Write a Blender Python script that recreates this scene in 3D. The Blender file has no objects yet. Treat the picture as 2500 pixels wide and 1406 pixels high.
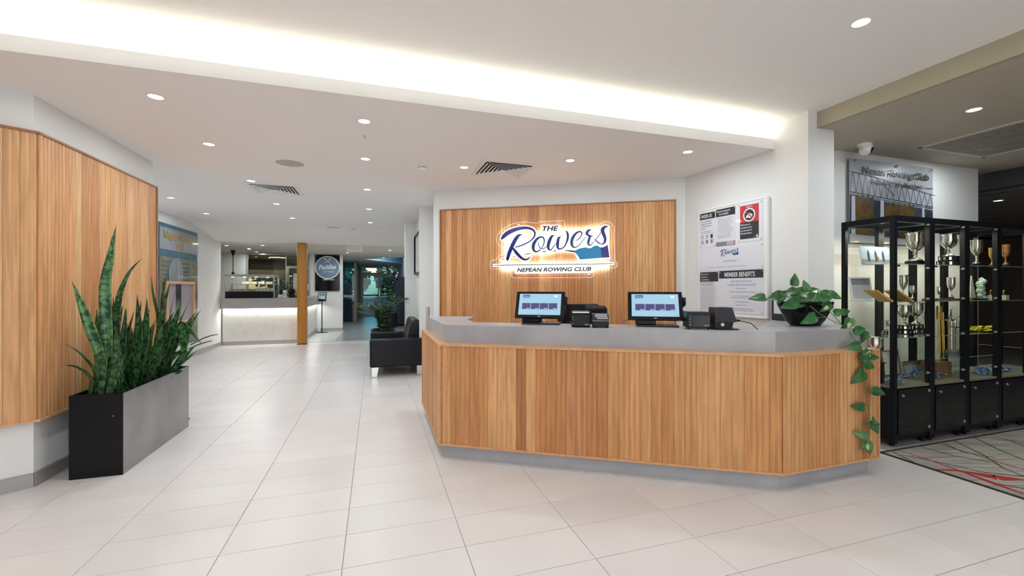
import bpy, math, random
from mathutils import Vector, Matrix
random.seed(7)
PI = math.pi
scn = bpy.context.scene
COL = scn.collection
# ------------------------------------------------------------------ camera
H = 1.345
FPX, CX, HY = 1050.0, 1250.0, 705.0
TH = math.radians(17.646)
CT, ST = math.cos(TH), math.sin(TH)
cam_d = bpy.data.cameras.new('camera'); cam = bpy.data.objects.new('camera', cam_d); COL.objects.link(cam)
cam.location = (0, 0, H); cam.rotation_euler = (PI/2, 0, 0)
cam_d.sensor_width = 36; cam_d.sensor_fit = 'HORIZONTAL'; cam_d.lens = 36*FPX/2500
cam_d.shift_y = (HY-703)/2500.0
cam_d.clip_start = .05; cam_d.clip_end = 200
scn.camera = cam
# ------------------------------------------------------------------ world, exposure
w = bpy.data.worlds.new('sky'); scn.world = w; w.use_nodes = True
nt = w.node_tree; nt.nodes.clear()
sky = nt.nodes.new('ShaderNodeTexSky'); sky.sky_type = 'NISHITA'
sky.sun_elevation = math.radians(14); sky.sun_rotation = math.radians(160); sky.sun_disc = False
bgn = nt.nodes.new('ShaderNodeBackground'); bgn.inputs['Strength'].default_value = .32
ow = nt.nodes.new('ShaderNodeOutputWorld')
nt.links.new(sky.outputs[0], bgn.inputs['Color']); nt.links.new(bgn.outputs[0], ow.inputs['Surface'])
vs = scn.view_settings
vs.view_transform = 'Standard'; vs.look = 'None'; vs.exposure = 0.15; vs.gamma = 1.0; vs.use_curve_mapping = False
scn.cycles.diffuse_bounces = 6; scn.cycles.max_bounces = 10; scn.cycles.transparent_max_bounces = 18
scn.cycles.sample_clamp_indirect = 6.0; scn.cycles.caustics_reflective = False; scn.cycles.caustics_refractive = False
LAMP = 6.9          # watts of a downlight

DAY_FILL = 185           # watts of the fill lamp added behind the viewer
# ------------------------------------------------------------------ frames
def W(c, a, z=0.0):                      # building grid (tile grid) -> world
    return Vector((CT*c - ST*a, ST*c + CT*a, z))
def CA(p): return (CT*p[0] + ST*p[1], -ST*p[0] + CT*p[1])
def F(x, y, z=0.0):                      # measured point at a known height
    Y = (z-H)*FPX/(HY-y); return Vector(((x-CX)/FPX*Y, Y, z))
def D(x, y, Y): return Vector(((x-CX)/FPX*Y, Y, H+(HY-y)/FPX*Y))
def V(x, y, p, q):                       # measured point on a vertical plane through p, q
    dx, dy = q[0]-p[0], q[1]-p[1]; k = (x-CX)/FPX
    Y = (p[0]*dy - p[1]*dx)/(k*dy - dx)
    return Vector((k*Y, Y, H+(HY-y)/FPX*Y))

# ------------------------------------------------------------------ materials
def mat(name, col, rough=.6, metal=0., col2=None, scale=6., detail=4., stretch=None, bump=0., bscale=None, emit=0., ecol=None,
        spec=.5, coat=0., objcol=False, alpha=1., lo=.35, hi=.65, trans=0.):
    m = bpy.data.materials.new(name); m.use_nodes = True
    n = m.node_tree.nodes; l = m.node_tree.links; b = n['Principled BSDF']
    def C4(c): return (c[0], c[1], c[2], 1)
    b.inputs['Base Color'].default_value = C4(col); b.inputs['Roughness'].default_value = rough
    b.inputs['Metallic'].default_value = metal; b.inputs['Specular IOR Level'].default_value = spec
    b.inputs['Coat Weight'].default_value = coat; b.inputs['Coat Roughness'].default_value = .08
    if trans: b.inputs['Transmission Weight'].default_value = trans
    src = None
    if col2 or bump or objcol:
        tc = n.new('ShaderNodeTexCoord'); mp = n.new('ShaderNodeMapping')
        l.new(tc.outputs['Object'], mp.inputs['Vector'])
        if stretch: mp.inputs['Scale'].default_value = stretch
        oi = n.new('ShaderNodeObjectInfo')
        mu = n.new('ShaderNodeVectorMath'); mu.operation = 'SCALE'; mu.inputs[0].default_value = (37, 53, 71)
        l.new(oi.outputs['Random'], mu.inputs['Scale'])
        ad = n.new('ShaderNodeVectorMath'); ad.operation = 'ADD'
        l.new(mp.outputs[0], ad.inputs[0]); l.new(mu.outputs[0], ad.inputs[1])
        ns = n.new('ShaderNodeTexNoise'); ns.inputs['Scale'].default_value = scale; ns.inputs['Detail'].default_value = detail
        l.new(ad.outputs[0], ns.inputs['Vector'])
        if col2 or objcol:
            r = n.new('ShaderNodeValToRGB'); r.color_ramp.elements[0].position = lo; r.color_ramp.elements[1].position = hi
            r.color_ramp.elements[0].color = C4(col); r.color_ramp.elements[1].color = C4(col2 or col)
            l.new(ns.outputs['Fac'], r.inputs['Fac']); src = r.outputs['Color']
            if objcol:
                mx = n.new('ShaderNodeMix'); mx.data_type = 'RGBA'; mx.blend_type = 'MULTIPLY'; mx.inputs[0].default_value = 1
                l.new(src, mx.inputs[6]); l.new(oi.outputs['Color'], mx.inputs[7]); src = mx.outputs[2]
            l.new(src, b.inputs['Base Color'])
        if bump:
            bp = n.new('ShaderNodeBump'); bp.inputs['Strength'].default_value = bump; bp.inputs['Distance'].default_value = .004
            if bscale:
                n2 = n.new('ShaderNodeTexNoise'); n2.inputs['Scale'].default_value = bscale; l.new(ad.outputs[0], n2.inputs['Vector'])
                l.new(n2.outputs['Fac'], bp.inputs['Height'])
            else: l.new(ns.outputs['Fac'], bp.inputs['Height'])
            l.new(bp.outputs[0], b.inputs['Normal'])
    if emit:
        b.inputs['Emission Color'].default_value = C4(ecol or col); b.inputs['Emission Strength'].default_value = emit
    return m
def glass_mat(name, tint=(.96, .98, .97), refl=1.0, rough=0.0, ior=1.45):
    m = bpy.data.materials.new(name); m.use_nodes = True
    n = m.node_tree.nodes; l = m.node_tree.links; n.remove(n['Principled BSDF'])
    t = n.new('ShaderNodeBsdfTransparent'); t.inputs[0].default_value = (*tint, 1)
    g = n.new('ShaderNodeBsdfGlossy'); g.inputs['Roughness'].default_value = rough; g.inputs['Color'].default_value = (refl, refl, refl, 1)
    fr = n.new('ShaderNodeFresnel'); fr.inputs['IOR'].default_value = ior
    ge = n.new('ShaderNodeNewGeometry'); sb = n.new('ShaderNodeMath'); sb.operation = 'SUBTRACT'; sb.inputs[0].default_value = 1
    l.new(ge.outputs['Backfacing'], sb.inputs[1]); ml = n.new('ShaderNodeMath'); ml.operation = 'MULTIPLY'
    l.new(sb.outputs[0], ml.inputs[0]); l.new(fr.outputs[0], ml.inputs[1])      # one reflection, from the outer face of a thin pane
    mx = n.new('ShaderNodeMixShader'); l.new(ml.outputs[0], mx.inputs[0]); l.new(t.outputs[0], mx.inputs[1]); l.new(g.outputs[0], mx.inputs[2])
    l.new(mx.outputs[0], n['Material Output'].inputs['Surface'])
    return m
M = {}
M['wall'] = mat('white_wall_paint', (.745, .738, .73), .62, bump=.04, scale=60)
M['ceil'] = mat('ceiling_paint', (.91, .89, .875), .75)
M['ceil_hi'] = mat('upper_ceiling_paint', (.90, .885, .87), .75)
M['brown'] = mat('taupe_ceiling_paint', (.50, .44, .36), .6)
M['olive'] = mat('taupe_fascia_paint', (.40, .365, .26), .6)
M['dark'] = mat('dark_bulkhead_paint', (.045, .043, .042), .7)
M['tile'] = mat('floor_tile_porcelain', (.715, .66, .65), .32, col2=(.65, .60, .59), scale=1.6, detail=6, objcol=True, lo=.3, hi=.75, spec=.35)
M['grout'] = mat('tile_grout', (.34, .31, .30), .9)
M['greyfloor'] = mat('grey_floor_vinyl', (.30, .33, .335), .28, col2=(.26, .29, .30), scale=3)
M['lightgrey'] = mat('pale_floor_strip', (.48, .50, .49), .3)
M['base'] = mat('brushed_grey_skirting', (.40, .39, .38), .3, metal=.35)
M['wood'] = mat('fluted_hardwood', (.86, .80, .74), .38, col2=(1.1, 1.08, 1.04), scale=5, detail=7, stretch=(9, 9, .55), objcol=True, lo=.36, hi=.6, bump=.06, spec=.35)
M['woodtrim'] = mat('hardwood_trim', (.56, .29, .14), .38, col2=(.68, .38, .19), scale=4, detail=6, stretch=(5, 5, 5), lo=.3, hi=.7)
M['woodtrim_d'] = mat('stained_hardwood_edge', (.30, .135, .06), .45, col2=(.38, .18, .08), scale=6, lo=.3, hi=.7)
M['stone'] = mat('grey_engineered_stone', (.335, .33, .35), .32, col2=(.42, .415, .435), scale=4.5, detail=9, lo=.35, hi=.72, spec=.45)
M['stone_d'] = mat('grey_stone_plinth', (.33, .335, .36), .4, col2=(.42, .42, .44), scale=5, detail=8, lo=.3, hi=.75)
M['cafestone'] = mat('cafe_white_marble', (.74, .72, .67), .4, col2=(.62, .60, .57), scale=7, detail=9, lo=.5, hi=.8)
M['cafetop'] = mat('cafe_grey_top', (.36, .34, .33), .35, col2=(.43, .41, .40), scale=4, lo=.3, hi=.7)
M['black'] = mat('black_plastic', (.007, .007, .009), .35, spec=.22)
M['blackm'] = mat('black_powder_coat', (.006, .007, .009), .42, spec=.22)
M['gloss'] = mat('gloss_black_metal', (.006, .006, .008), .08, spec=.25)
M['darkgrey'] = mat('charcoal_plastic', (.028, .028, .034), .45, spec=.25)
M['bronze'] = mat('planter_painted_sheen', (.30, .285, .285), .27, metal=.9, col2=(.38, .365, .365), scale=3)  # paler side of the black planter: reflected light put into the colour
M['chrome'] = mat('chrome', (.82, .82, .82), .10, metal=1)
M['silver'] = mat('polished_silver', (.86, .84, .78), .16, metal=1)
M['gold'] = mat('gilt_metal', (.75, .48, .12), .25, metal=1)
M['white'] = mat('white_plastic', (.82, .82, .82), .4)
M['paper'] = mat('white_paper', (.80, .80, .84), .5)
M['lamp'] = mat('downlight_lens', (1, 1, 1), .5, emit=9, ecol=(1, .97, .93))
M['glass'] = glass_mat('clear_glass')
M['acrylic'] = glass_mat('clear_acrylic', (.97, .97, .98), .8)
M['acrylic2'] = glass_mat('satin_acrylic_cover', (.98, .98, .99), .55, .05, 1.2)
M['navy'] = mat('navy_letter_face', (.012, .016, .20), .18)
M['navy2'] = mat('slate_letter_face', (.028, .045, .17), .18)
M['teal'] = mat('teal_blade_face', (.0, .22, .46), .2)
M['ink'] = mat('black_letter_face', (.012, .014, .02), .3)
M['red'] = mat('red_print', (.62, .035, .03), .5)
M['lgrey'] = mat('grey_print', (.50, .50, .54), .6)
M['mgrey'] = mat('mid_grey_print', (.25, .25, .28), .6)
M['lblue'] = mat('pale_blue_print', (.30, .50, .62), .6)
M['tan'] = mat('amber_stained_post', (.54, .225, .010), .35, col2=(.43, .16, .006), scale=3, stretch=(6, 6, .4), lo=.3, hi=.7, coat=.3)
M['leather'] = mat('black_leather', (.009, .009, .013), .42, bump=.25, scale=90, spec=.24)
M['soil'] = mat('dark_pebble', (.02, .019, .018), .6, col2=(.07, .065, .06), scale=30)

# ------------------------------------------------------------------ mesh building
class MB:
    def __init__(s): s.v = []; s.f = []; s.uv = None
    def add(s, vs, fs):
        o = len(s.v); s.v += [tuple(p) for p in vs]; s.f += [tuple(i+o for i in f) for f in fs]; return s
    def box(s, x0, x1, y0, y1, z0, z1, T=None):
        vs = [(x, y, z) for z in (z0, z1) for x, y in ((x0, y0), (x1, y0), (x1, y1), (x0, y1))]
        if T: vs = [T @ Vector(p) for p in vs]
        return s.add(vs, [(3, 2, 1, 0), (4, 5, 6, 7), (0, 1, 5, 4), (1, 2, 6, 5), (2, 3, 7, 6), (3, 0, 4, 7)])
    def prism(s, poly, z0, z1):                    # polygon in xy
        n = len(poly); ar = sum(poly[i][0]*poly[(i+1) % n][1]-poly[(i+1) % n][0]*poly[i][1] for i in range(n))
        if ar < 0: poly = poly[::-1]
        vs = [(p[0], p[1], z0) for p in poly]+[(p[0], p[1], z1) for p in poly]
        return s.add(vs, [tuple(range(n))[::-1], tuple(range(n, 2*n))]+[(i, (i+1) % n, (i+1) % n+n, i+n) for i in range(n)])
    def extr(s, pts, off):                         # any planar polygon, extruded by vector off
        n = len(pts); pts = [Vector(p) for p in pts]; off = Vector(off)
        return s.add(pts+[p+off for p in pts], [tuple(range(n)), tuple(range(n, 2*n))[::-1]]+[(i, i+n, (i+1) % n+n, (i+1) % n) for i in range(n)])
    def lathe(s, prof, seg=20, cx=0, cy=0, z=0, sx=1, sy=1, T=None):
        vs = []; fs = []; n = len(prof)
        for i in range(seg):
            t = 2*PI*i/seg
            for r, h in prof: vs.append((cx+sx*r*math.cos(t), cy+sy*r*math.sin(t), z+h))
        for i in range(seg):
            j = (i+1) % seg
            for k in range(n-1): fs.append((i*n+k, j*n+k, j*n+k+1, i*n+k+1))
        if prof[0][0] > 1e-5: fs.append(tuple(i*n for i in range(seg))[::-1])
        if prof[-1][0] > 1e-5: fs.append(tuple(i*n+n-1 for i in range(seg)))
        if T: vs = [T @ Vector(p) for p in vs]
        return s.add(vs, fs)
    def cyl(s, r, z0, z1, seg=16, cx=0, cy=0, T=None): return s.lathe([(r, z0), (r, z1)], seg, cx, cy, 0, 1, 1, T)
    def tube(s, path, r, seg=8):
        path = [Vector(p) for p in path]; n = len(path); vs = []; fs = []
        up = Vector((0, 0, 1)); prev = None
        for i, p in enumerate(path):
            d = (path[min(i+1, n-1)]-path[max(i-1, 0)]).normalized()
            a = prev if prev is not None else (up if abs(d.z) < .9 else Vector((1, 0, 0)))
            u = (a-d*a.dot(d)).normalized(); v = d.cross(u); prev = u
            rr = r[i] if isinstance(r, (list, tuple)) else r
            for k in range(seg):
                t = 2*PI*k/seg; vs.append(p+u*rr*math.cos(t)+v*rr*math.sin(t))
        for i in range(n-1):
            for k in range(seg):
                k2 = (k+1) % seg; fs.append((i*seg+k, i*seg+k2, (i+1)*seg+k2, (i+1)*seg+k))
        fs.append(tuple(range(seg))[::-1]); fs.append(tuple((n-1)*seg+k for k in range(seg)))
        return s.add(vs, fs)
    def ball(s, r, x=0, y=0, z=0, seg=14, rings=8, sx=1, sy=1, sz=1):
        pr = [(max(1e-6, r*math.sin(PI*i/rings)), -r*sz*math.cos(PI*i/rings)) for i in range(rings+1)]
        return s.lathe(pr, seg, x, y, z, sx, sy)
    def mesh(s, name, m, smooth=False):
        me = bpy.data.meshes.new(name); me.from_pydata(s.v, [], s.f); me.update()
        if smooth:
            me.polygons.foreach_set('use_smooth', [True]*len(me.polygons))
        if m: me.materials.append(m)
        return me
def sm(o, ang=35):
    me = o.data; me.polygons.foreach_set('use_smooth', [True]*len(me.polygons))
    try: me.set_sharp_from_angle(angle=math.radians(ang))
    except Exception: pass
    return o
def ob(name, me, parent=None, loc=(0, 0, 0), rot=(0, 0, 0), col=None):
    o = bpy.data.objects.new(name, me); COL.objects.link(o); o.location = loc; o.rotation_euler = rot
    if parent: o.parent = parent
    if col: o.color = (*col, 1)
    return o
def part(name, mb, m, parent, smooth=False, bev=0, **k):
    o = ob(name, mb.mesh(name, M[m] if isinstance(m, str) else m), parent, **k)
    if smooth: sm(o)
    if bev:
        b = o.modifiers.new('bevel', 'BEVEL'); b.width = bev; b.segments = 2; b.limit_method = 'ANGLE'
        sm(o, 40)
    return o
def tag(o, label, cat, group=None):
    o['label'] = label; o['category'] = cat
    if group: o['group'] = group
    return o
def thing(name, label, cat, loc=(0, 0, 0), rz=0, group=None):
    o = bpy.data.objects.new(name, None); o.empty_display_size = .1; COL.objects.link(o)
    o.location = loc; o.rotation_euler = (0, 0, rz); return tag(o, label, cat, group)
def struct(name, mb, m, parent=None, **k):
    o = part(name, mb, m, parent, **k)
    o['kind'] = 'structure'; return o
def copy_tree(o, parent=None):
    c = o.copy(); COL.objects.link(c); c.parent = parent
    for ch in list(o.children): copy_tree(ch, c)
    return c
def lathe_part(name, prof, m, parent, seg=20, **k):
    return sm(part(name, MB().lathe(prof, seg), m, parent, **k), 50)
def area(name, loc, size, power, col=(1, .96, .9), sy=None, rot=(0, 0, 0), spread=None, parent=None, disk=False):
    d = bpy.data.lights.new(name, 'AREA'); d.energy = power; d.color = col; d.size = size
    if disk: d.shape = 'DISK'
    if sy: d.shape = 'RECTANGLE'; d.size_y = sy
    if spread: d.spread = spread
    o = bpy.data.objects.new(name, d); COL.objects.link(o); o.location = loc; o.rotation_euler = rot
    if parent: o.parent = parent
    return o
def text(body, m, parent, o, xd, yd, width=None, height=.1, shear=0., bold=0., depth=.0008, align='LEFT', name='lettering'):
    """flat lettering as mesh: o = origin (baseline left), xd, yd = unit directions"""
    cu = bpy.data.curves.new(name, 'FONT'); cu.body = body; cu.size = 1; cu.shear = shear; cu.offset = bold; cu.align_x = 'LEFT'
    cu.resolution_u = 3
    t = bpy.data.objects.new(name, cu); COL.objects.link(t)
    bpy.context.view_layer.update()
    me = bpy.data.meshes.new_from_object(t.evaluated_get(bpy.context.evaluated_depsgraph_get()))
    bpy.data.objects.remove(t); bpy.data.curves.remove(cu)
    if not me.vertices: return None
    xs = [v.co.x for v in me.vertices]; ys = [v.co.y for v in me.vertices]
    x0, x1, y1 = min(xs), max(xs), .73
    s = height/y1; sx = s if width is None else width/(x1-x0)
    if align == 'CENTER': off = -(x1-x0)*sx/2
    else: off = 0
    xd = Vector(xd).normalized(); yd = Vector(yd).normalized(); nd = xd.cross(yd)
    for v in me.vertices:
        v.co = Vector(o)+xd*((v.co.x-x0)*sx+off)+yd*(v.co.y*s)+nd*depth
    me.materials.clear(); me.materials.append(M[m] if isinstance(m, str) else m)
    for p in me.polygons: p.material_index = 0
    me.update(); me.name = name
    return ob(name, me, parent)
# ================================================================== SETTING
# --- floor: slab, tiles one by one, grey vinyl, carpet
T_C, T_A = .6007, .2987
C0, A0 = .449, 1.619
slab = struct('floor', MB().prism([W(-9, -5), W(14, -5), W(14, 24), W(-9, 24)], -.06, -.004), 'grout')
tile_mb = MB()
g = .0016
tw, tl = T_C-g*2, T_A-g*2
tile_mb.add([(-tw/2, -tl/2, -.006), (tw/2, -tl/2, -.006), (tw/2, tl/2, -.006), (-tw/2, tl/2, -.006),
             (-tw/2, -tl/2, -.0012), (tw/2, -tl/2, -.0012), (tw/2, tl/2, -.0012), (-tw/2, tl/2, -.0012),
             (-tw/2+.0015, -tl/2+.0015, 0), (tw/2-.0015, -tl/2+.0015, 0), (tw/2-.0015, tl/2-.0015, 0), (-tw/2+.0015, tl/2-.0015, 0)],
            [(8, 9, 10, 11), (4, 5, 9, 8), (5, 6, 10, 9), (6, 7, 11, 10), (7, 4, 8, 11), (0, 1, 5, 4), (1, 2, 6, 5), (2, 3, 7, 6), (3, 0, 4, 7)])
tile_me = tile_mb.mesh('floor_tile', M['tile'])
cand = []; rest = []
for i in range(-11, 12):
    for j in range(-20, 36):
        c = C0+(i+.5)*T_C; a = A0+(j+.5)*T_A
        if a+T_A/2 > 11.9: continue
        if c > 3.946-.02+T_C: continue
        if c-T_C/2 > 3.94 and a > -20: continue
        p = W(c, a)
        vis = p.y > 1.6 and abs(p.x/p.y) < 1.30
        if c < -2.3 and a < 5.2 and p.x < -3.0 and c < -2.5: vis = False
        if c < -3.9: vis = False
        # under the desk or behind the sign wall
        if c > .45 and c < 3.2 and a > 3.75: vis = False
        if c > 1.1 and c < 3.0 and a > 2.9: vis = False
        (cand if vis else rest).append((p.length if vis else 99, c, a, i, j))
cand.sort()
rest = cand[290:]+rest; cand = cand[:290]
rt = random.Random(3)
for d, c, a, i, j in cand:
    k = .97+rt.random()*.05
    o = ob('floor_tile', tile_me, slab, W(c, a), (0, 0, TH), (k, k*(.99+.015*rt.random()), k))
    o['kind'] = 'structure'
far = MB()
for d, c, a, i, j in rest:
    p = W(c, a)
    R = Matrix.Translation(p) @ Matrix.Rotation(TH, 4, 'Z')
    far.add([R @ Vector(v) for v in tile_mb.v], tile_mb.f)
o = part('far_floor_tiles', far, 'tile', slab, col=(1, 1, 1)); o['kind'] = 'stuff'
struct('floor.001', MB().prism([W(-3.6, 11.93), W(1.2, 11.93), W(1.2, 24), W(-9, 24), W(-9, 11.93)], -.003, .002), 'greyfloor')
struct('floor.002', MB().prism([W(-1.74, 11.82), W(1.2, 11.82), W(1.2, 11.94), W(-1.74, 11.94)], -.003, .003), 'lightgrey')
struct('floor.003', MB().prism([W(-1.75, 11.94), W(-1.0, 11.94), W(-.95, 14.8), W(-1.6, 14.8)], .0, .0035), 'lightgrey')

def carpet_mat():
    m = mat('patterned_carpet', (.21, .185, .165), .95, bump=.5, scale=220)
    n = m.node_tree.nodes; l = m.node_tree.links; b = n['Principled BSDF']
    tc = n.new('ShaderNodeTexCoord')
    def streak(rot, sc, dist, lo, hi, seed):
        mp = n.new('ShaderNodeMapping'); mp.inputs['Rotation'].default_value = (0, 0, rot); mp.inputs['Scale'].default_value = sc
        mp.inputs['Location'].default_value = (seed, seed*2, 0)
        l.new(tc.outputs['Object'], mp.inputs[0])
        ns = n.new('ShaderNodeTexNoise'); ns.inputs['Scale'].default_value = 1; ns.inputs['Detail'].default_value = dist
        l.new(mp.outputs[0], ns.inputs['Vector'])
        r = n.new('ShaderNodeValToRGB'); r.color_ramp.elements[0].position = lo; r.color_ramp.elements[1].position = hi
        l.new(ns.outputs['Fac'], r.inputs['Fac']); return r
    def mixc(fac, a, b_):
        mx = n.new('ShaderNodeMix'); mx.data_type = 'RGBA'
        if hasattr(fac, 'links'): l.new(fac, mx.inputs[0])
        for s, v in ((6, a), (7, b_)):
            if isinstance(v, tuple): mx.inputs[s].default_value = (*v, 1)
            else: l.new(v, mx.inputs[s])
        return mx.outputs[2]
    s1 = streak(.45, (2.2, 60, 1), 3, .40, .62, 3)
    c1 = mixc(s1.outputs[0], (.19, .165, .145), (.50, .46, .42))
    s2 = streak(-.1, (3, 90, 1), 2, .35, .7, 11)
    c2 = mixc(s2.outputs[0], c1, (.34, .31, .28))
    l.new(c2, b.inputs['Base Color'])
    return m
M['carpet'] = carpet_mat()
M['carpetline'] = mat('carpet_dark_pile', (.035, .026, .022), .95)
M['carpetred'] = mat('carpet_red_pile', (.40, .018, .018), .95)
cp = struct('carpet', MB().prism([W(3.955, -5), W(14, -5), W(14, 2.44), W(3.955, 2.44)], -.003, .006), 'carpet')
struct('carpet_edging', MB().prism([W(3.94, -5), W(3.96, -5), W(3.96, 2.45), W(3.94, 2.45)], -.003, .008).prism([W(3.94, 2.43), W(14, 2.43), W(14, 2.452), W(3.94, 2.452)], -.003, .008), 'carpetline', cp)
def ribbon(px, ws, z, mb):                     # woven line on the carpet from floor points
    P = [F(x, y) for x, y in px]
    for i in range(len(P)-1):
        d = (P[i+1]-P[i]); d.z = 0; d.normalize(); n_ = Vector((-d.y, d.x, 0))
        a_, b_ = P[i], P[i+1]; w0, w1 = ws[i]/2, ws[i+1]/2
        mb.add([(a_-n_*w0)+Vector((0, 0, z)), (b_-n_*w1)+Vector((0, 0, z)), (b_+n_*w1)+Vector((0, 0, z)), (a_+n_*w0)+Vector((0, 0, z))], [(0, 1, 2, 3)])
    return mb
rm = MB()
ribbon([(2190, 1100), (2260, 1122), (2340, 1150), (2420, 1180), (2500, 1208), (2600, 1240)], [.012, .016, .02, .045, .02, .014], .0072, rm)
ribbon([(2275, 1148), (2330, 1150), (2380, 1158), (2432, 1168), (2490, 1172), (2560, 1185)], [.012, .03, .05, .10, .03, .012], .0073, rm)
ribbon([(2290, 1085), (2380, 1112), (2470, 1140), (2560, 1165)], [.014]*4, .0074, rm)
ribbon([(2370, 1063), (2440, 1074), (2520, 1086)], [.012]*3, .0075, rm)
struct('carpet_pattern', rm, 'carpetred', cp)
dm = MB()
for q in ([(2240, 1090), (2330, 1115), (2420, 1130)], [(2330, 1078), (2400, 1112), (2450, 1145), (2500, 1165)], [(2375, 1068), (2440, 1100), (2500, 1125)],
          [(2200, 1112), (2290, 1130), (2400, 1155), (2500, 1165)], [(2400, 1060), (2460, 1075), (2520, 1098)], [(2180, 1105), (2230, 1130)], [(2420, 1180), (2500, 1195)],
          [(2300, 1082), (2350, 1105), (2430, 1120)]):
    ribbon(q, [.013]*len(q), .0068, dm)
struct('carpet_pattern.001', dm, 'carpetline', cp)

# --- ceilings
ZL, ZH, ZB, ZC = 2.665, 2.91, 2.765, 2.44
AF = 3.12
struct('ceiling', MB().prism([W(-9, -5), W(3.72, -5), W(3.72, 3.27), W(-9, 3.27)], ZH, ZH+.06), 'ceil_hi')
struct('ceiling.001', MB().prism([W(-9, AF), W(3.66, AF), W(3.66, 4.6), W(3.0, 5.6), W(3.0, 10.0), W(-9, 10.0)], ZL, ZL+.03), 'ceil')
def quadslab(p, t=.03):
    return MB().add([Vector(q) for q in p]+[Vector(q)+Vector((0, 0, t)) for q in p], [(0, 1, 2, 3), (7, 6, 5, 4), (0, 4, 5, 1), (1, 5, 6, 2), (2, 6, 7, 3), (3, 7, 4, 0)])
struct('ceiling.002', quadslab([W(-9, 10.0, ZL), W(3, 10.0, ZL), W(3, 11.5, ZC), W(-9, 11.5, ZC)]), 'ceil')
# low cafe and entry ceiling with a triangular light well
Lp, Rn, Rf = W(-.374, 16.88), W(1.15, 15.1), W(1.15, 19.1)
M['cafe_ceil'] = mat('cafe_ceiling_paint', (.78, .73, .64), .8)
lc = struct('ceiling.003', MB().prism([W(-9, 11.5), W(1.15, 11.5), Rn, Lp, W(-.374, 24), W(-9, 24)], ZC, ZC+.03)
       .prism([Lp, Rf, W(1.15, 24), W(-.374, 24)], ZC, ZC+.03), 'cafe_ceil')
M['wellblue'] = mat('light_well_blue_paint', (.22, .55, .75), .7)
wl = MB()
for p, q in ((Lp, Rn), (Rf, Lp), (Rn, Rf)):
    d = (q-p).normalized(); n_ = Vector((d.y, -d.x, 0))*.02
    wl.prism([p, q, q+n_, p+n_], ZC+.03, ZC+.45)
wl.prism([Lp, Rn, Rf], ZC+.45, ZC+.48)
struct('light_well', wl, 'wellblue', lc)
area('light_well_lamp', (Lp+Rn+Rf)/3+Vector((0, 0, ZC+.40)), .5, 14, (.75, .9, 1))
# cove: fascia, recess back, led strip
struct('trim_1', MB().prism([W(-9, AF), W(3.62, AF), W(3.62, AF+.022), W(-9, AF+.022)], ZL-.001, 2.757), 'ceil')
struct('trim_2', MB().prism([W(-9, 3.262), W(3.66, 3.262), W(3.66, 3.30), W(-9, 3.30)], ZL+.02, ZH+.01), 'ceil')
M['led'] = mat('warm_led_tape', (1, 1, 1), .5, emit=4, ecol=(1, 1, .78))
lt = tag(part('led_strip', MB().box(-2.2, 3.5, -.012, .012, 0, .008), 'led', None, loc=W(0, AF+.05, ZL+.031), rot=(0, 0, TH)),
         'warm white light strip hidden in the long ceiling cove', 'light strip')
area('cove_lamp', W(-2.6, AF+.075, ZL+.06), 12.2, 25, (1, 1, .80), sy=.04, rot=(PI, 0, TH))
# taupe bulkhead and ceiling over the trophy cabinets
struct('trim_3', MB().prism([W(3.718, -5), W(3.76, -5), W(3.76, 2.83), W(3.718, 2.83)], ZB, ZH-.002), 'olive')
br = struct('ceiling.004', MB().prism([W(3.76, -5), W(7.16, -5), W(7.16, 3.3), W(3.76, 3.3)], ZB, ZB+.05), 'brown')
struct('trim_4', MB().prism([W(7.16, -5), W(7.22, -5), W(7.22, 10), W(7.16, 10)], 2.5, ZB+.05), 'dark')
M['panelceil'] = mat('grey_brown_ceiling_panel', (.20, .175, .165), .7, col2=(.16, .135, .125), scale=3)
fc = struct('ceiling.005', MB().prism([W(7.16, -5), W(14, -5), W(14, 10), W(7.16, 10)], 2.535, 2.56), 'dark')
k = 0
for i in range(9):
    for j in range(6):
        a = -.5+i*.62; c = 7.24+j*1.22
        struct('ceiling_panel', MB().prism([W(c, a), W(c+1.21, a), W(c+1.21, a+.60), W(c, a+.60)], 2.5, 2.53), 'panelceil', fc)
# flush panel with pale border in the taupe ceiling
M['slatepanel'] = mat('weathered_grey_panel', (.25, .21, .18), .6, col2=(.36, .32, .29), scale=9, detail=8, stretch=(1, 6, 1), lo=.35, hi=.65)
P1, P2 = F(2246, 358, ZB), F(2442, 392, ZB)
c1, a1 = CA(P1); c2, a2 = CA(P2)
M['cream'] = mat('cream_border_paint', (.62, .58, .50), .6)
a1 = (a1+a2)/2
fr = MB()
c2 = c1+1.05; a0 = a1-1.6
for q in ((c1, c2, a1-.035, a1), (c1, c2, a0, a0+.035), (c1, c1+.035, a0, a1), (c2-.035, c2, a0, a1)):
    fr.prism([W(q[0], q[2]), W(q[1], q[2]), W(q[1], q[3]), W(q[0], q[3])], ZB-.012, ZB+.001)
hp = thing('ceiling_access_panel', 'weathered grey panel with a pale border set in the taupe ceiling', 'ceiling panel', (0, 0, 0))
part('panel_border', fr, 'cream', hp)
part('panel_face', MB().prism([W(c1+.035, a0+.035), W(c2-.035, a0+.035), W(c2-.035, a1-.035), W(c1+.035, a1-.035)], ZB-.006, ZB+.001), 'slatepanel', hp)

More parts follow.
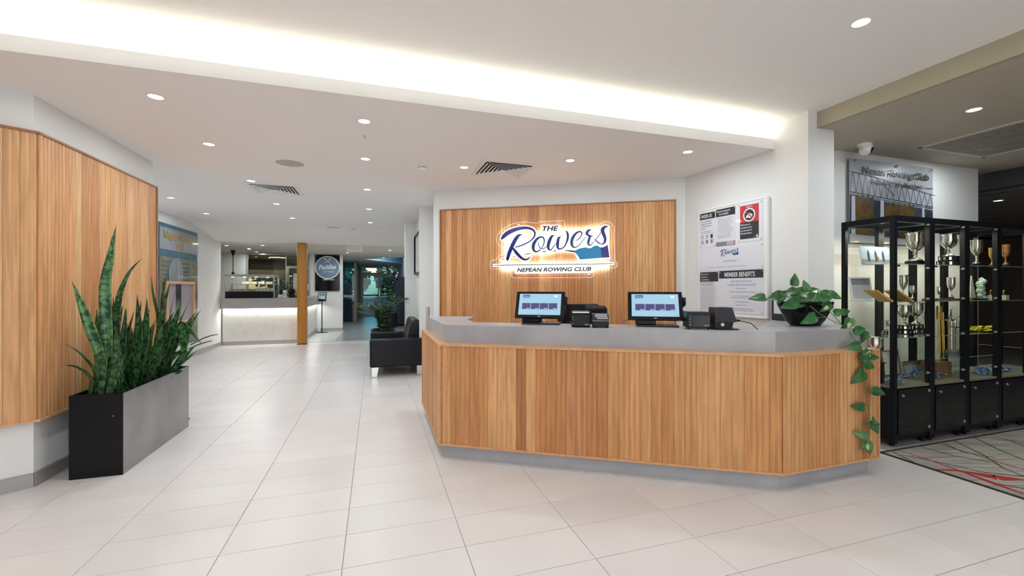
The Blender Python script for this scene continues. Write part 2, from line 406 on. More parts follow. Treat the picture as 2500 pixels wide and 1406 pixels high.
# --- walls
cornerN = Vector((-3.253, 2.924, 0)); dirN = Vector((-.654, -.757, 0))
endN = W(-2.214, 5.42)
nearfar = cornerN+dirN*3.2
struct('wall_left', MB().prism([cornerN, endN, W(-2.36, 5.42), cornerN+Vector((-.17, .02, 0)), nearfar+Vector((-.1, .1, 0)), nearfar], 0, ZL+.01).prism(
    [cornerN+dirN*.7, nearfar, nearfar+Vector((-.1, .1, 0)), cornerN+dirN*.7+Vector((-.1, .1, 0))], ZL, ZH), 'wall')
def skirt(name, p, q, h=.09, t=.012, m='base'):
    d = (Vector(q)-Vector(p)).normalized(); n_ = Vector((d.y, -d.x, 0))*t
    mb = MB().prism([p, q, Vector(q)+n_, Vector(p)+n_], 0, h)
    mb.prism([Vector(p)+n_*.0, q, Vector(q)+n_*.5, Vector(p)+n_*.5], h, h+.006)
    return struct(name, mb, m)
skirt('baseboard_left', cornerN, endN, .09, .014)
skirt('baseboard_left.001', nearfar, cornerN, .09, .014)
struct('wall_left.001', MB().prism([W(-3.46, 5.3), W(-3.46, 11.72), W(-3.62, 11.72), W(-3.62, 5.3)], 0, ZL+.01), 'wall')
struct('wall_left.002', MB().prism([W(-2.3, 5.42), W(-3.62, 5.42), W(-3.62, 5.28), W(-2.3, 5.28)], 0, ZL+.01), 'wall')
skirt('baseboard_left.002', W(-3.46, 5.42), W(-3.46, 11.69), .09, .014)
# wave decal lines low on that wall
for k, (pts) in enumerate(([(532, 816), (516, 819), (500, 824), (485, 831), (465, 842)], [(518, 831.5), (500, 836), (482, 842), (460, 852)])):
    mb = MB(); P = [V(x, y, W(-3.46, 5), W(-3.46, 9)) for x, y in pts]; P = [p+W(.002, 0) for p in P]
    for i in range(len(P)-1):
        w0 = .008+.006*math.sin(PI*i/len(P)); w1 = .008+.006*math.sin(PI*(i+1)/len(P))
        mb.add([P[i]-Vector((0, 0, w0)), P[i+1]-Vector((0, 0, w1)), P[i+1]+Vector((0, 0, w1)), P[i]+Vector((0, 0, w0))], [(0, 1, 2, 3)])
    part('wave_decal', mb, 'darkgrey', bpy.data.objects['wall_left.001'])
# back wall of the cafe with the long window, and its return to the entry
AB = 14.85
SW0, SW1 = Vector((-1.05, 5.80, 0)), Vector((2.053, 5.096, 0))
struct('wall_back', MB().prism([SW0, SW1, SW1+Vector((.4, 1.0, 0)), W(1.9, 7.5), W(.93, 7.5), Vector((-1.262, 6.87, 0))], 0, ZL+.01), 'wall')
struct('wall_back.001', MB().prism([W(.668, 6.915), W(1.2, 6.915), W(1.2, 8.66), W(.77, 8.66), W(.77, 7.0), W(.668, 7.0)], 0, ZL+.01)
       .prism([W(.563, 8.66), W(1.2, 8.66), W(1.2, 8.9), W(.563, 8.9)], 0, ZL+.01), 'wall')
struct('wall_back.002', MB().prism([W(1.1, 8.9), W(1.2, 8.9), W(1.2, 24), W(1.1, 24)], 0, ZL+.01), 'wall')
PW0, PW1 = SW1, Vector((2.598, 3.773, 0)); CR = Vector((2.882, 3.85, 0))
struct('wall_right', MB().prism([PW0, PW1, CR, W(3.913, 3.19), W(3.75, 3.4), SW1+Vector((.6, .6, 0))], 0, ZB)
       .prism([PW0, PW1, CR, W(3.913, 3.19), W(3.75, 3.4), SW1+Vector((.6, .6, 0))], ZB, ZH), 'wall')
struct('wall_right.001', MB().prism([W(3.75, 3.19), W(6.826, 3.19), W(6.826, 3.36), W(3.75, 3.36)], 0, ZB+.01), 'wall')
# hidden closing walls so that light stays in the room
struct('wall_front', MB().prism([W(-9, -5), W(14, -5), W(14, -5.1), W(-9, -5.1)], 0, 3), 'wall')
struct('wall_left.003', MB().prism([W(-9, -5), W(-9, 24), W(-9.1, 24), W(-9.1, -5)], 0, 3), 'wall')
M['far'] = mat('far_lounge_wall', (.14, .10, .075), .7)
struct('wall_right.002', MB().prism([W(14, -5), W(14, 10), W(14.1, 10), W(14.1, -5)], 0, 3), 'far')
struct('wall_right.003', MB().prism([W(6.9, 10), W(14, 10), W(14, 10.1), W(6.9, 10.1)], 0, 3), 'far')
struct('wall_right.004', MB().prism([W(6.83, 3.36), W(6.73, 3.36), W(6.73, 10), W(6.83, 10)], 0, 3), 'far')

# unseen glazed front behind the viewer, added with a fill lamp for the ceilings
wf = struct('added_front_glazing', MB().prism([W(-4.4, -4.96), W(3.2, -4.96), W(3.2, -4.88), W(-4.4, -4.88)], 2.62, 2.70).prism([W(-4.4, -4.96), W(3.2, -4.96), W(3.2, -4.88), W(-4.4, -4.88)], .10, .18), 'base')
for k in range(6):
    c = -4.4+k*1.508
    part('mullion', MB().prism([W(c, -4.96), W(c+.06, -4.96), W(c+.06, -4.88), W(c, -4.88)], .18, 2.62), 'base', wf)
area('added_daylight_fill', W(-.6, -4.93, 1.4), 7.4, DAY_FILL, (.93, .98, 1.0), sy=2.4, rot=(PI/2, 0, TH+PI))  # added fill standing in for outdoor light, brightens ceilings and walls
# ================================================================== FLUTED TIMBER
TONES = [(.52, .27, .115), (.56, .31, .135), (.48, .235, .095), (.60, .36, .17), (.44, .20, .08), (.55, .29, .12), (.64, .41, .20), (.40, .165, .062), (.58, .33, .15), (.50, .26, .13)]
PALE = [(.60, .37, .19), (.64, .42, .23), (.57, .335, .16), (.67, .47, .27), (.54, .30, .14), (.62, .41, .24), (.47, .23, .10), (.59, .36, .18)]
def even(T, k=.28):
    m_ = [sum(t[i] for t in T)/len(T) for i in range(3)]
    return [tuple(c*(1-k)+m*k for c, m in zip(t, m_)) for t in T]
TONES, PALE = even(TONES), even(PALE)
def board_mesh(wd, z0, z1, ribs=2, d0=.013, d1=.0188):
    pr = []
    rw = (wd-.0012)/ribs
    for r in range(ribs):
        for k in range(5):
            t = k/4; pr.append((.0006+r*rw+rw*t, -(d0+(d1-d0)*math.sin(PI*max(.04, min(.96, t)))**.7) if 0 < k < 4 else -d0))
    mb = MB(); n = len(pr)
    pts = pr+[(wd-.0006, 0), (.0006, 0)]
    N = len(pts)
    mb.add([(x, y, z0) for x, y in pts]+[(x, y, z1) for x, y in pts], [(i, (i+1) % N, (i+1) % N+N, i+N) for i in range(N)]+[tuple(range(N))[::-1], tuple(range(N, 2*N))])
    return mb.mesh('timber_board', M['wood'])
def smooth_me(me, ang=60):
    me.polygons.foreach_set('use_smooth', [True]*len(me.polygons)); me.set_sharp_from_angle(angle=math.radians(ang))
rb = random.Random(11)
def boards(parent, p, q, z0, z1, tones, name='timber_board', wd0=.0745):
    """row of fluted boards from p to q (xy in parent frame); the outward side is to the right of p->q"""
    p = Vector((p[0], p[1], 0)); q = Vector((q[0], q[1], 0)); L = (q-p).length; n = max(1, round(L/wd0)); wd = L/n
    me = board_mesh(wd, z0, z1); smooth_me(me)
    d = (q-p)/L; rz = math.atan2(d.y, d.x); last = None
    for i in range(n):
        t = rb.choice(tones)
        if rb.random() < .35 and last: t = last
        last = t; k = .93+.13*rb.random()
        ob(name, me, parent, p+d*wd*i, (0, 0, rz), tuple(min(1, c*k*w_) for c, w_ in zip(t, (1.04, .95, .90))))
def offs(p, q, d):
    v = (Vector(q)-Vector(p)).normalized(); return Vector((v.y, -v.x, 0))*d
# ------------------------------------------------------------------ near left panelled wall
lp = thing('timber_wall_panel', 'fluted pale timber cladding on the angled wall behind the snake plants', 'wall panel', (0, 0, 0))
nA = Vector((.654, .757, 0)); dA = dirN; n2 = offs(cornerN, endN, 1)
def bis(p, na, nb, d):
    s = (na+nb); return p+s*(d/(1+na.dot(nb)))
n1 = offs(nearfar, cornerN, 1)
wc = bis(cornerN, n1, n2, .024); wo = bis(cornerN, n1, n2, .050)
wfar = nearfar+n1*.024; wend = Vector((-3.706, 4.462, 0)); wend = cornerN+n2*.024+(endN-cornerN).normalized()*1.62
boards(lp, wfar, wc, .462, 2.395, PALE)
boards(lp, wc, wend, .462, 2.395, PALE)
def edge_strip(parent, pts, z0, z1, m, w0=0., w1=.05, name='edge_trim'):
    mb = MB()
    for i in range(len(pts)-1):
        p, q, a, b = pts[i], pts[i+1], pts[i], pts[i+1]
        mb.add([], [])
    return mb
def band(parent, path, nin, nout, z0, z1, m, name='edge_trim'):
    """path of (point, unit miter normal scaled) -> closed band"""
    inn = [p+n*nin for p, n in path]; out = [p+n*nout for p, n in path]
    return part(name, MB().prism(inn+out[::-1], z0, z1), m, parent)
mit = (n1+n2)/(1+n1.dot(n2))
wp = [(nearfar, n1), (cornerN, mit), (wend-n2*.024, n2)]
band(lp, wp, 0, .052, 2.395, 2.41, 'woodtrim_d'); band(lp, wp, 0, .052, .447, .462, 'woodtrim')
pe = wend-n2*.024; de = (endN-cornerN).normalized()
part('edge_trim', MB().prism([pe, pe+n2*.052, pe+n2*.052+de*.014, pe+de*.014], .447, 2.41), 'woodtrim_d', lp)
# ------------------------------------------------------------------ panel behind the desk
sp = thing('timber_wall_panel', 'fluted timber cladding framed on the wall behind the reception desk', 'wall panel', (0, 0, 0))
sd = (SW1-SW0).normalized(); sn = offs(SW0, SW1, 1)
sl = SW0+sd*.098; sr = SW0+sd*3.075
def offp(p, d): return p+sn*d
boards(sp, offp(sl, .022)+sd*.014, offp(sr, .022)-sd*.014, .462, 2.388, TONES)
for p, q, z0, z1 in ((sl, sr, 2.388, 2.402), (sl, sr, .448, .462), (sl, sl+sd*.014, .462, 2.388), (sr-sd*.014, sr, .462, 2.388)):
    part('frame_trim', MB().prism([p, q, offp(q, .05), offp(p, .05)], z0, z1), 'woodtrim_d', sp)
skirt('baseboard_back', SW0, SW1, .09, .014)
# ------------------------------------------------------------------ reception desk
dk = thing('reception_desk', 'angled reception desk clad in fluted honey timber under a grey stone counter', 'desk', (0, 0, 0))
Q0, Q1, Q2, Q3 = Vector((-.93, 4.66, 0)), Vector((-.548, 3.444, 0)), Vector((1.793, 2.888, 0)), Vector((2.611, 3.159, 0))
e01, e12, e23 = offs(Q0, Q1, 1), offs(Q1, Q2, 1), offs(Q2, Q3, 1)
m1 = (e01+e12)/(1+e01.dot(e12)); m2 = (e12+e23)/(1+e12.dot(e23))
path = [(Q0, e01), (Q1, m1), (Q2, m2), (Q3, e23)]
dd = (Q3-Q2).normalized()
Q3w = Q3+dd*.06
body = [p for p, n_ in path]+[Q3+Vector((-.1, .38, 0)), Vector((1.9, 3.35, 0)), Vector((-.2, 3.82, 0)), Vector((-.45, 4.66, 0))]
part('plinth', MB().prism(body, .0, .135), 'stone_d', dk)
wpath = [(Q0, e01), (Q1, m1), (Q2, m2), (Q3w, e23)]
inn = [p-n_*.02 for p, n_ in wpath]
part('carcass', MB().prism([p+n_*.018 for p, n_ in wpath]+[Q3w+Vector((-.1, .42, 0)), Vector((1.9, 3.35, 0)), Vector((-.2, 3.82, 0)), Vector((-.42, 4.66, 0))], .118, .885), 'woodtrim_d', dk)
cp0 = [p+n_*.022 for p, n_ in wpath]
boards(dk, cp0[0]+(cp0[1]-cp0[0]).normalized()*.03, cp0[1]-(cp0[1]-cp0[0]).normalized()*.014, .122, .893, TONES)
boards(dk, cp0[1]+(cp0[2]-cp0[1]).normalized()*.014, cp0[2], .122, .893, TONES)
boards(dk, cp0[2], cp0[3]-(cp0[3]-cp0[2]).normalized()*.012, .122, .893, TONES)
band(dk, wpath, -.12, .047, .893, .909, 'woodtrim', 'top_trim')
band(dk, wpath, .0, .047, .108, .122, 'woodtrim', 'bottom_trim')
def post(p, n_, d, w_=.012, a=.0, b=.047):
    return part('corner_trim', MB().prism([p+n_*a, p+n_*b, p+n_*b+d*w_, p+n_*a+d*w_], .122, .893), 'woodtrim', dk)
post(Q1, m1, (Q2-Q1).normalized(), .013); post(Q1, m1, (Q0-Q1).normalized(), .013)
post(Q3w, e23, -dd, .014); post(Q0, e01, (Q1-Q0).normalized(), .014)
# stone counter with the two return wings
K1, K2, K3 = Vector((-.543, 3.496, 0)), Vector((1.794, 2.929, 0)), Vector((2.648, 3.212, 0))
ctr = [Vector((-.90, 4.57, 0)), K1, K2, K3, Vector((2.60, 3.50, 0)), Vector((2.44, 3.98, 0)), Vector((2.13, 3.62, 0)), Vector((1.93, 3.33, 0)), Vector((-.327, 3.775, 0)), Vector((-.43, 4.12, 0)), Vector((-.40, 4.57, 0))]
def front_apron():
    mb = MB()
    top = 1.052
    mb.prism(ctr, 1.012, top)
    e1, e2, e3 = offs(ctr[0], K1, 1), offs(K1, K2, 1), offs(K2, K3, 1)
    ma, mb_ = (e1+e2)/(1+e1.dot(e2)), (e2+e3)/(1+e2.dot(e3))
    P = [(ctr[0], e1), (K1, ma), (K2, mb_), (K3, e3)]
    for i in range(3):
        (p, a), (q, b) = P[i], P[i+1]
        mb.prism([p, q, q-b*.03, p-a*.03], .905, 1.0125)
    mb.prism([K3, Vector((2.60, 3.50, 0)), Vector((2.57, 3.50, 0)), K3-e3*.03], .905, 1.0125)
    return mb
part('counter_top', front_apron(), 'stone', dk)
part('counter_core', MB().prism([ctr[0]+Vector((.04, -.02, 0)), K1+Vector((.05, .05, 0)), K2+Vector((0, .05, 0)), K3+Vector((-.04, .02, 0)), Vector((2.5, 3.48, 0)), Vector((1.9, 3.28, 0)), Vector((-.35, 3.72, 0)), Vector((-.46, 4.12, 0)), Vector((-.44, 4.55, 0))], .885, 1.0125), 'darkgrey', dk)
part('return_panel', MB().box(-.925, -.90, 4.62, 4.70, .0, 1.15), 'base', dk)
# ------------------------------------------------------------------ illuminated club sign
sg = thing('illuminated_sign', 'halo-lit script lettering with an oar blade on clear acrylic over the timber panel', 'sign', (0, 0, 0))
OFF = .095
pa, pb = offp(SW0, OFF), offp(SW1, OFF)
def U(x, y, off=0.):                           # sign drawing units -> point on the sign plane
    p = V(1180+x/8.272, 520+y/8.272, pa, pb); return p+sn*off
def z2(pts): return [(x+1323.5, y)+tuple(r) for x, y, *r in pts]
def catmull(P, n=7):
    out = []
    for i in range(len(P)-1):
        p0 = P[max(i-1, 0)]; p1 = P[i]; p2 = P[i+1]; p3 = P[min(i+2, len(P)-1)]
        for k in range(n):
            t = k/n
            out.append(tuple(.5*((2*b)+(-a+c)*t+(2*a-5*b+4*c-d)*t*t+(-a+3*b-3*c+d)*t**3) for a, b, c, d in zip(p0, p1, p2, p3)))
    out.append(tuple(P[-1])); return out
def brush(mb, pts, grow=0., off=0., th=.006, UF=None, cap=True):
    UF = UF or U
    C = catmull(pts); n = len(C); Lf, Rt = [], []
    for i, (x, y, w_) in enumerate(C):
        a, b = C[max(i-1, 0)], C[min(i+1, n-1)]; dx, dy = b[0]-a[0], b[1]-a[1]; l_ = math.hypot(dx, dy) or 1
        h = max(w_, 2)/2+grow; ex = 0
        Lf.append((x-dy/l_*h, y+dx/l_*h)); Rt.append((x+dy/l_*h, y-dx/l_*h))
    for i in range(n-1):
        q = [UF(*Lf[i], off), UF(*Lf[i+1], off), UF(*Rt[i+1], off), UF(*Rt[i], off)]
        mb.extr(q, sn*th)
    for (x, y, w_) in (C[0], C[-1]):
        h = w_/2+grow
        if h > 3: mb.extr([UF(x+h*math.cos(t*PI/5), y+h*math.sin(t*PI/5), off) for t in range(10)], sn*th)
R_ = [[(372, 520, 40), (415, 470, 74), (480, 412, 84), (560, 368, 84), (660, 330, 74), (760, 306, 66), (870, 300, 58), (960, 318, 50), (1020, 358, 42), (1044, 420, 34), (1015, 500, 28), (930, 578, 24), (800, 642, 24), (690, 680, 22), (640, 690, 18)],
      [(770, 438, 22), (715, 455, 55), (660, 520, 74), (610, 610, 76), (565, 710, 76), (520, 820, 70), (490, 930, 62)],
      [(600, 710, 40), (660, 790, 62), (730, 870, 60), (800, 925, 50), (860, 940, 38), (920, 915, 26), (965, 865, 6)]]
o_ = [[(1205, 492, 34), (1150, 485, 34), (1080, 530, 50), (1025, 610, 66), (1008, 690, 64), (1020, 750, 48), (1070, 782, 32), (1130, 755, 22), (1190, 690, 18), (1228, 600, 22), (1228, 530, 28), (1205, 492, 34)],
      [(1115, 580, 14), (1115, 640, 16), (1145, 700, 18), (1205, 722, 18), (1260, 690, 15), (1300, 640, 12)]]
w_ = [[(1425, 456, 20), (1385, 470, 48), (1345, 540, 64), (1318, 620, 66), (1310, 700, 56), (1340, 742, 36), (1375, 735, 22), (1430, 660, 18), (1475, 610, 14)],
      z2([(245, 490, 16), (205, 498, 46), (185, 560, 60), (175, 640, 62), (185, 705, 46), (225, 728, 28), (300, 690, 24), (350, 610, 30), (382, 510, 46), (382, 430, 48), (360, 375, 30), (335, 350, 6)])]
e_ = [z2([(515, 560, 10), (590, 535, 18), (650, 465, 22), (665, 400, 30), (620, 375, 34), (545, 415, 46), (482, 505, 60), (460, 600, 60), (480, 672, 44), (535, 692, 24), (610, 650, 16), (690, 550, 14), (760, 470, 12)])]
r_ = [z2([(865, 338, 10), (805, 352, 50), (768, 405, 62), (790, 445, 50), (840, 468, 44), (895, 466, 6)]), z2([(830, 475, 50), (805, 560, 52), (795, 620, 44), (825, 650, 28), (870, 622, 16), (940, 545, 14)])]
s_ = [z2([(915, 522, 12), (950, 548, 26), (1000, 600, 26), (1070, 628, 20), (1125, 590, 48), (1135, 510, 60), (1105, 425, 72), (1082, 345, 78), (1120, 290, 60), (1170, 272, 30), (1212, 284, 6)]), z2([(940, 548, 14), (990, 478, 16), (1050, 405, 18)])]
oar = [z2([(310, 757, 10), (400, 762, 24), (505, 776, 38)])]
dash = [[(350, 946, 12), (418, 926, 18)], [(582, 890, 12), (650, 876, 16)], [(820, 838, 12), (950, 816, 20)], [(1180, 792, 6), (1235, 776, 20), (1285, 780, 4)], [(1400, 778, 6), (1440, 764, 22), (1490, 772, 4)], z2([(90, 774, 4), (128, 762, 24), (170, 772, 4)])]
blade = z2([(500, 768), (545, 750), (600, 722), (680, 702), (750, 692), (800, 712), (850, 708), (890, 680), (915, 664), (980, 655), (1020, 682), (1042, 694), (1070, 905), (625, 940), (605, 895), (560, 830), (505, 786)])
tipb = z2([(1042, 694), (1100, 690), (1150, 668), (1185, 635), (1226, 897), (1070, 905)])
def glyphs(name, strokes, m, grow=0., off=0., th=.006):
    mb = MB()
    for s_i, s in enumerate(strokes): brush(mb, s, grow, off+s_i*.0004, th)
    return part(name, mb, m, sg)
glyphs('letter_r', R_, 'navy'); glyphs('letter_o', o_, 'navy2'); glyphs('letter_w', w_, 'navy2'); glyphs('letter_e', e_, 'navy2')
glyphs('letter_r', r_, 'navy'); glyphs('letter_s', s_, 'navy'); glyphs('oar_shaft', oar, 'ink')
[glyphs('ripple_dash', [q_], 'ink', off=-.001) for q_ in dash]
part('oar_blade', MB().extr([U(x, y) for x, y in blade], sn*.006), 'teal', sg)
part('oar_tip', MB().extr([U(x, y) for x, y in tipb], sn*.006), 'navy', sg)
part('underline', MB().extr([U(207, 1048), U(207, 1062), U(1323+1298, 1029), U(1323+1298, 1016)], sn*.006), 'ink', sg)
# lit backing: white light boxes a little larger than the letters
M['halo'] = mat('lit_white_acrylic', (1, 1, 1), .5, emit=1.15, ecol=(1, 1, 1))
hb = MB()
for st in (R_, o_, w_, e_, r_, s_, oar, dash): 
    for s in st: brush(hb, s, 21, -.012, .006)
cx_ = sum(p[0] for p in blade)/len(blade)
def grow_poly(P, g):
    mx = sum(p[0] for p in P)/len(P); my = sum(p[1] for p in P)/len(P)
    return [(x+g*(x-mx)/math.hypot(x-mx, y-my), y+g*(y-my)/math.hypot(x-mx, y-my)) for x, y in P]
hb.extr([U(x, y, -.0125) for x, y in [(1323+490, 745), (1323+620, 690), (1323+1200, 620), (1323+1252, 925), (1323+600, 965), (1323+540, 860)]], sn*.006)
hb.extr([U(x, y, -.0125) for x, y in [(190, 1030), (2640, 995), (2640, 1045), (190, 1085)]], sn*.006)  # glowing plates added here and below, standing in for blown-out halo light
hb.extr([U(x, y, -.0125) for x, y in [(640, 1085), (680, 1075), (2190, 1050), (2235, 1065), (2235, 1190), (2190, 1205), (680, 1225), (640, 1215)]], sn*.006)
hb.extr([U(x, y, -.0125) for x, y in [(1165, 250), (1190, 236), (1530, 232), (1550, 245), (1550, 375), (1530, 388), (1190, 392), (1165, 380)]], sn*.006)
part('light_backing', hb, 'halo', sg)
al = [(150, 975), (185, 955), (262, 945), (285, 900), (330, 860), (400, 850), (420, 770), (400, 690), (310, 650), (270, 560), (268, 490), (310, 410), (380, 330), (480, 260), (620, 208), (850, 176), (1080, 208), (1125, 175), (1600, 155), (1640, 165), (1645, 265), (1760, 330), (1830, 310), (1930, 288), (2020, 310), (2100, 258), (2190, 240), (2270, 275), (2350, 215), (2430, 175), (2510, 168), (2590, 205), (2645, 290), (2630, 400), (2650, 960), (2700, 1000), (2700, 1085), (2640, 1110), (2235, 1120), (2228, 1270), (2190, 1300), (620, 1310), (570, 1280), (560, 1130), (170, 1130), (135, 1090), (135, 1000)]
part('acrylic_sheet', MB().extr([U(x, y, -.003) for x, y in al], sn*.0025), 'acrylic', sg)
M['edge'] = mat('lit_acrylic_edge', (.9, .9, .95), .3, emit=.7, ecol=(1, .98, .98))
eb = MB(); eb.tube([U(x, y, .0) for x, y in al+[al[0]]], .0016, 4); part('sheet_edge', eb, 'edge', sg)
for x, y in ((1365, 205), (630, 1250), (1323+815, 1240), (2520, 210), (330, 470)):
    p = U(x, y); T = Matrix.Translation(p) @ sn.to_track_quat('Z', 'Y').to_matrix().to_4x4()
    part('standoff', MB().cyl(.009, -.085, .012, 12, T=T), 'chrome', sg)
def sign_text(body, x0, y0, x1, y1, hgt, m='ink', sh=.25, bold=.035):
    o, e = U(x0, y0), U(x1, y1)
    text(body, m, sg, o, e-o, (0, 0, 1), (e-o).length, (hgt/8.272)/FPX*o.y, sh, bold, .004, name='lettering')
sign_text('THE', 1190, 362, 1323+198, 354, 100)
sign_text('NEPEAN ROWING CLUB', 678, 1190, 1323+858, 1166, 80)
for (x, y, ww, hh, pw) in ((880, 600, 1000, .30, 4.5), (1950, 520, 1100, .30, 5), (1400, 1060, 2200, .10, 4.5)):
    p = U(x, y, -.020)
    area('sign_halo_lamp', p, ww/8.272/FPX*p.y, pw, (.46, .74, 1), sy=hh, rot=(PI/2, 0, math.atan2(sn.y, sn.x)-PI/2+PI))
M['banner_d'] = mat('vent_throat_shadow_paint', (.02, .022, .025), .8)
# ================================================================== CEILING FITTINGS
ring_me = MB().lathe([(.052, 0), (.052, -.004), (.047, -.006), (.042, -.003), (.042, 0)], 24).mesh('trim_ring', M['white'], True)
lens_me = MB().lathe([(.0001, -.0025), (.043, -.0025)], 20).mesh('lens', M['lamp'])
def downlight(p, label, group=None, power=None, lum=True):
    t = thing('downlight', label, 'ceiling light', p, 0, group)
    ob('trim_ring', ring_me, t); ob('lens', lens_me, t)
    area('lamp', (0, 0, -.012), .08, power or LAMP, (.87, .975, 1.0), parent=t, disk=True)
    return t
GL = 'downlights in the white lobby ceiling'
DL = [((380, 235), 'downlight in the white ceiling above the clad wall and snake plants'),
      ((510, 351), 'second downlight out from the clad wall, in line with the ceiling speaker'),
      ((889, 295), 'front downlight of the row running down the lobby, beside the small sprinkler'),
      ((892, 387), 'downlight behind the sprinkler, second of the row down the lobby'),
      ((897, 462), 'third downlight of the row down the lobby'),
      ((901, 510), 'fourth downlight of the row down the lobby'),
      ((904, 543), 'fifth downlight of the row down the lobby'),
      ((905, 565), 'last and smallest downlight of the row down the lobby'),
      ((613, 441), 'downlight touching the corner of the far square air vent'),
      ((416, 482), 'downlight just past the end of the clad wall, above the teal glass board'),
      ((675, 497), 'downlight behind the far square air vent'),
      ((504, 521), 'downlight above the plain end of the wall with the glass board'),
      ((714, 532), 'downlight above the amber post, second behind the far vent'),
      ((567, 550), 'downlight above the cafe food display'),
      ((744, 558), 'downlight just in front of the top of the amber post'),
      ((1133, 408), 'downlight between the smoke detector and the near square air vent'),
      ((1392, 391), 'downlight behind the near square air vent, above the lit sign'),
      ((1679, 370), 'downlight above the corner where the timber panel wall meets the noticeboard wall')]
for (x, y), lb in DL:
    z = ZL
    p = F(x, y, ZL)
    c, a = CA(p)
    if a > 10: z = ZL-(a-10)*.15; p = F(x, y, z); c, a = CA(p); z = ZL-(a-10)*.15; p = F(x, y, z)
    downlight(p-Vector((0, 0, .001)), lb)
for (x, y), lb in [((553, 599.5), 'warm downlight above the pendant pole in the cafe'), ((641, 598.6), 'warm downlight over the food display in the cafe'), ((627, 615), 'small warm downlight beside the cafe window head'),
                   ((848, 617), 'downlight under the hanging blank sign by the entry'), ((952, 611), 'downlight before the blue light well'), ((936.6, 629), 'downlight beside the tip of the blue light well')]:
    downlight(F(x, y, ZC)-Vector((0, 0, .001)), lb, power=9)
downlight(F(2102, 54, ZH)-Vector((0, 0, .001)), 'downlight in the raised ceiling in front of the white column', power=LAMP)
downlight(F(2378, 267, ZB)-Vector((0, 0, .001)), 'bright warm downlight in the taupe ceiling', power=12)
downlight(F(2437, 489, 2.5)-Vector((0, 0, .002)), 'downlight in the far panelled ceiling behind the trophy cabinets', power=6)
# lights of the raised ceiling over and behind the viewer
for c, a in ((-1.6, 1.5), (.2, 1.2), (-3.2, -.3), (-1.2, -.8), (.8, -.9), (2.4, -.6), (-2.4, -2.8), (0, -2.8), (2.2, -2.8)):
    downlight(W(c, a, ZH-.001), 'downlight in the raised ceiling over the entrance side of the lobby', 'downlights behind the viewer', LAMP*1.25)
for c, a in ((5.2, -.4), (5.9, 2.7)):
    downlight(W(c, a, ZB-.001), 'downlight in the taupe ceiling over the patterned carpet', 'downlights over the carpet', 7)
downlight(W(8.5, 5.0, 2.498), 'downlight over the far lounge', None, 5)
area('kitchen_lamp', W(-3.2, 13.2, 2.42), .5, 12, (1, .9, .7))
# square four-way air diffusers
def diffuser(p0, label):
    t = thing('air_diffuser', label, 'air vent', p0, TH)
    part('surround', MB().box(0, .6, 0, .045, -.008, .0).box(0, .6, .555, .6, -.008, .0).box(0, .045, .045, .555, -.008, .0).box(.555, .6, .045, .555, -.008, .0), 'white', t)
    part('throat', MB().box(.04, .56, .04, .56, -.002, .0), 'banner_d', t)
    for k in range(6):
        r0 = .245-k*.040; r1 = r0-.033; q = MB(); zt, zb = -.003, -.020+.0
        o4 = [(.3-r0, .3-r0), (.3+r0, .3-r0), (.3+r0, .3+r0), (.3-r0, .3+r0)]; i4 = [(.3-r1, .3-r1), (.3+r1, .3-r1), (.3+r1, .3+r1), (.3-r1, .3+r1)]
        vs = [(x, y, zb) for x, y in o4]+[(x, y, zt) for x, y in i4]+[(x, y, zb+.002) for x, y in o4]+[(x, y, zt+.002) for x, y in i4]
        fs = [(i, (i+1) % 4, (i+1) % 4+4, i+4) for i in range(4)]+[(i+8, i+12, (i+1) % 4+12, (i+1) % 4+8) for i in range(4)]+[(i, i+8, (i+1) % 4+8, (i+1) % 4) for i in range(4)]
        part('louvre', q.add(vs, fs), 'white', t)
    return t
q = F(1150, 425, ZL)
diffuser(q-W(-.02, 0)-W(0, .595)*1.0+Vector((0, 0, -.001)) if False else F(1179.5, 388.7, ZL)+Vector((0, 0, -.001)), 'square white air vent in front of the smoke detector, near the lit sign')
diffuser(F(592.7, 444.4, ZL)+Vector((0, 0, -.001)), 'square white air vent farther down the lobby, beyond the round speaker')
def speaker(p, r, label):
    t = thing('ceiling_speaker', label, 'ceiling speaker', p)
    lathe_part('rim', [(r, 0), (r, -.005), (r*.9, -.007), (r*.88, -.003)], 'ceil_hi', t, 32); lathe_part('grille', [(.0001, -.006), (r*.6, -.005), (r*.89, -.0035)], 'base' if False else M['grille'], t, 32)
M['grille'] = mat('speaker_grille', (.50, .48, .46), .8)
speaker(F(708, 397.5, ZL)-Vector((0, 0, .001)), .155, 'round ceiling speaker in front of the far air vent')
p = F(813, 555.5, ZL-.0); speaker(p-Vector((0, 0, .001)), .15, 'small round ceiling speaker beyond the amber post')
def detector(p, label):
    t = thing('smoke_detector', label, 'smoke detector', p)
    lathe_part('base_plate', [(.055, 0), (.055, -.010), (.045, -.016)], 'white', t, 20)
    lathe_part('sensor_head', [(.040, -.014), (.038, -.030), (.022, -.046), (.0001, -.05)], 'white', t, 18)
    mb = MB()
    for k in range(10): mb.box(-.004, .004, .036, .041, -.028, -.017, Matrix.Rotation(k*PI/5, 4, 'Z'))
    part('sensor_slots', mb, 'black', t)
detector(F(1031, 404, ZL)-Vector((0, 0, .001)), 'smoke detector between the downlight row and the near air vent')
p = F(863, 557, ZL); detector(p-Vector((0, 0, .001)), 'smoke detector beside the small round speaker near the blank sign')
detector(F(608, 605, ZC)-Vector((0, 0, .001)), 'smoke detector on the cafe ceiling')
sk = thing('sprinkler_head', 'tiny sprinkler head between the two front downlights of the row', 'sprinkler', F(890, 330, ZL))
lathe_part('escutcheon', [(.014, 0), (.012, -.005), (.004, -.006)], 'white', sk, 12); lathe_part('deflector', [(.003, -.005), (.003, -.018), (.010, -.019), (.010, -.021)], 'chrome', sk, 10)
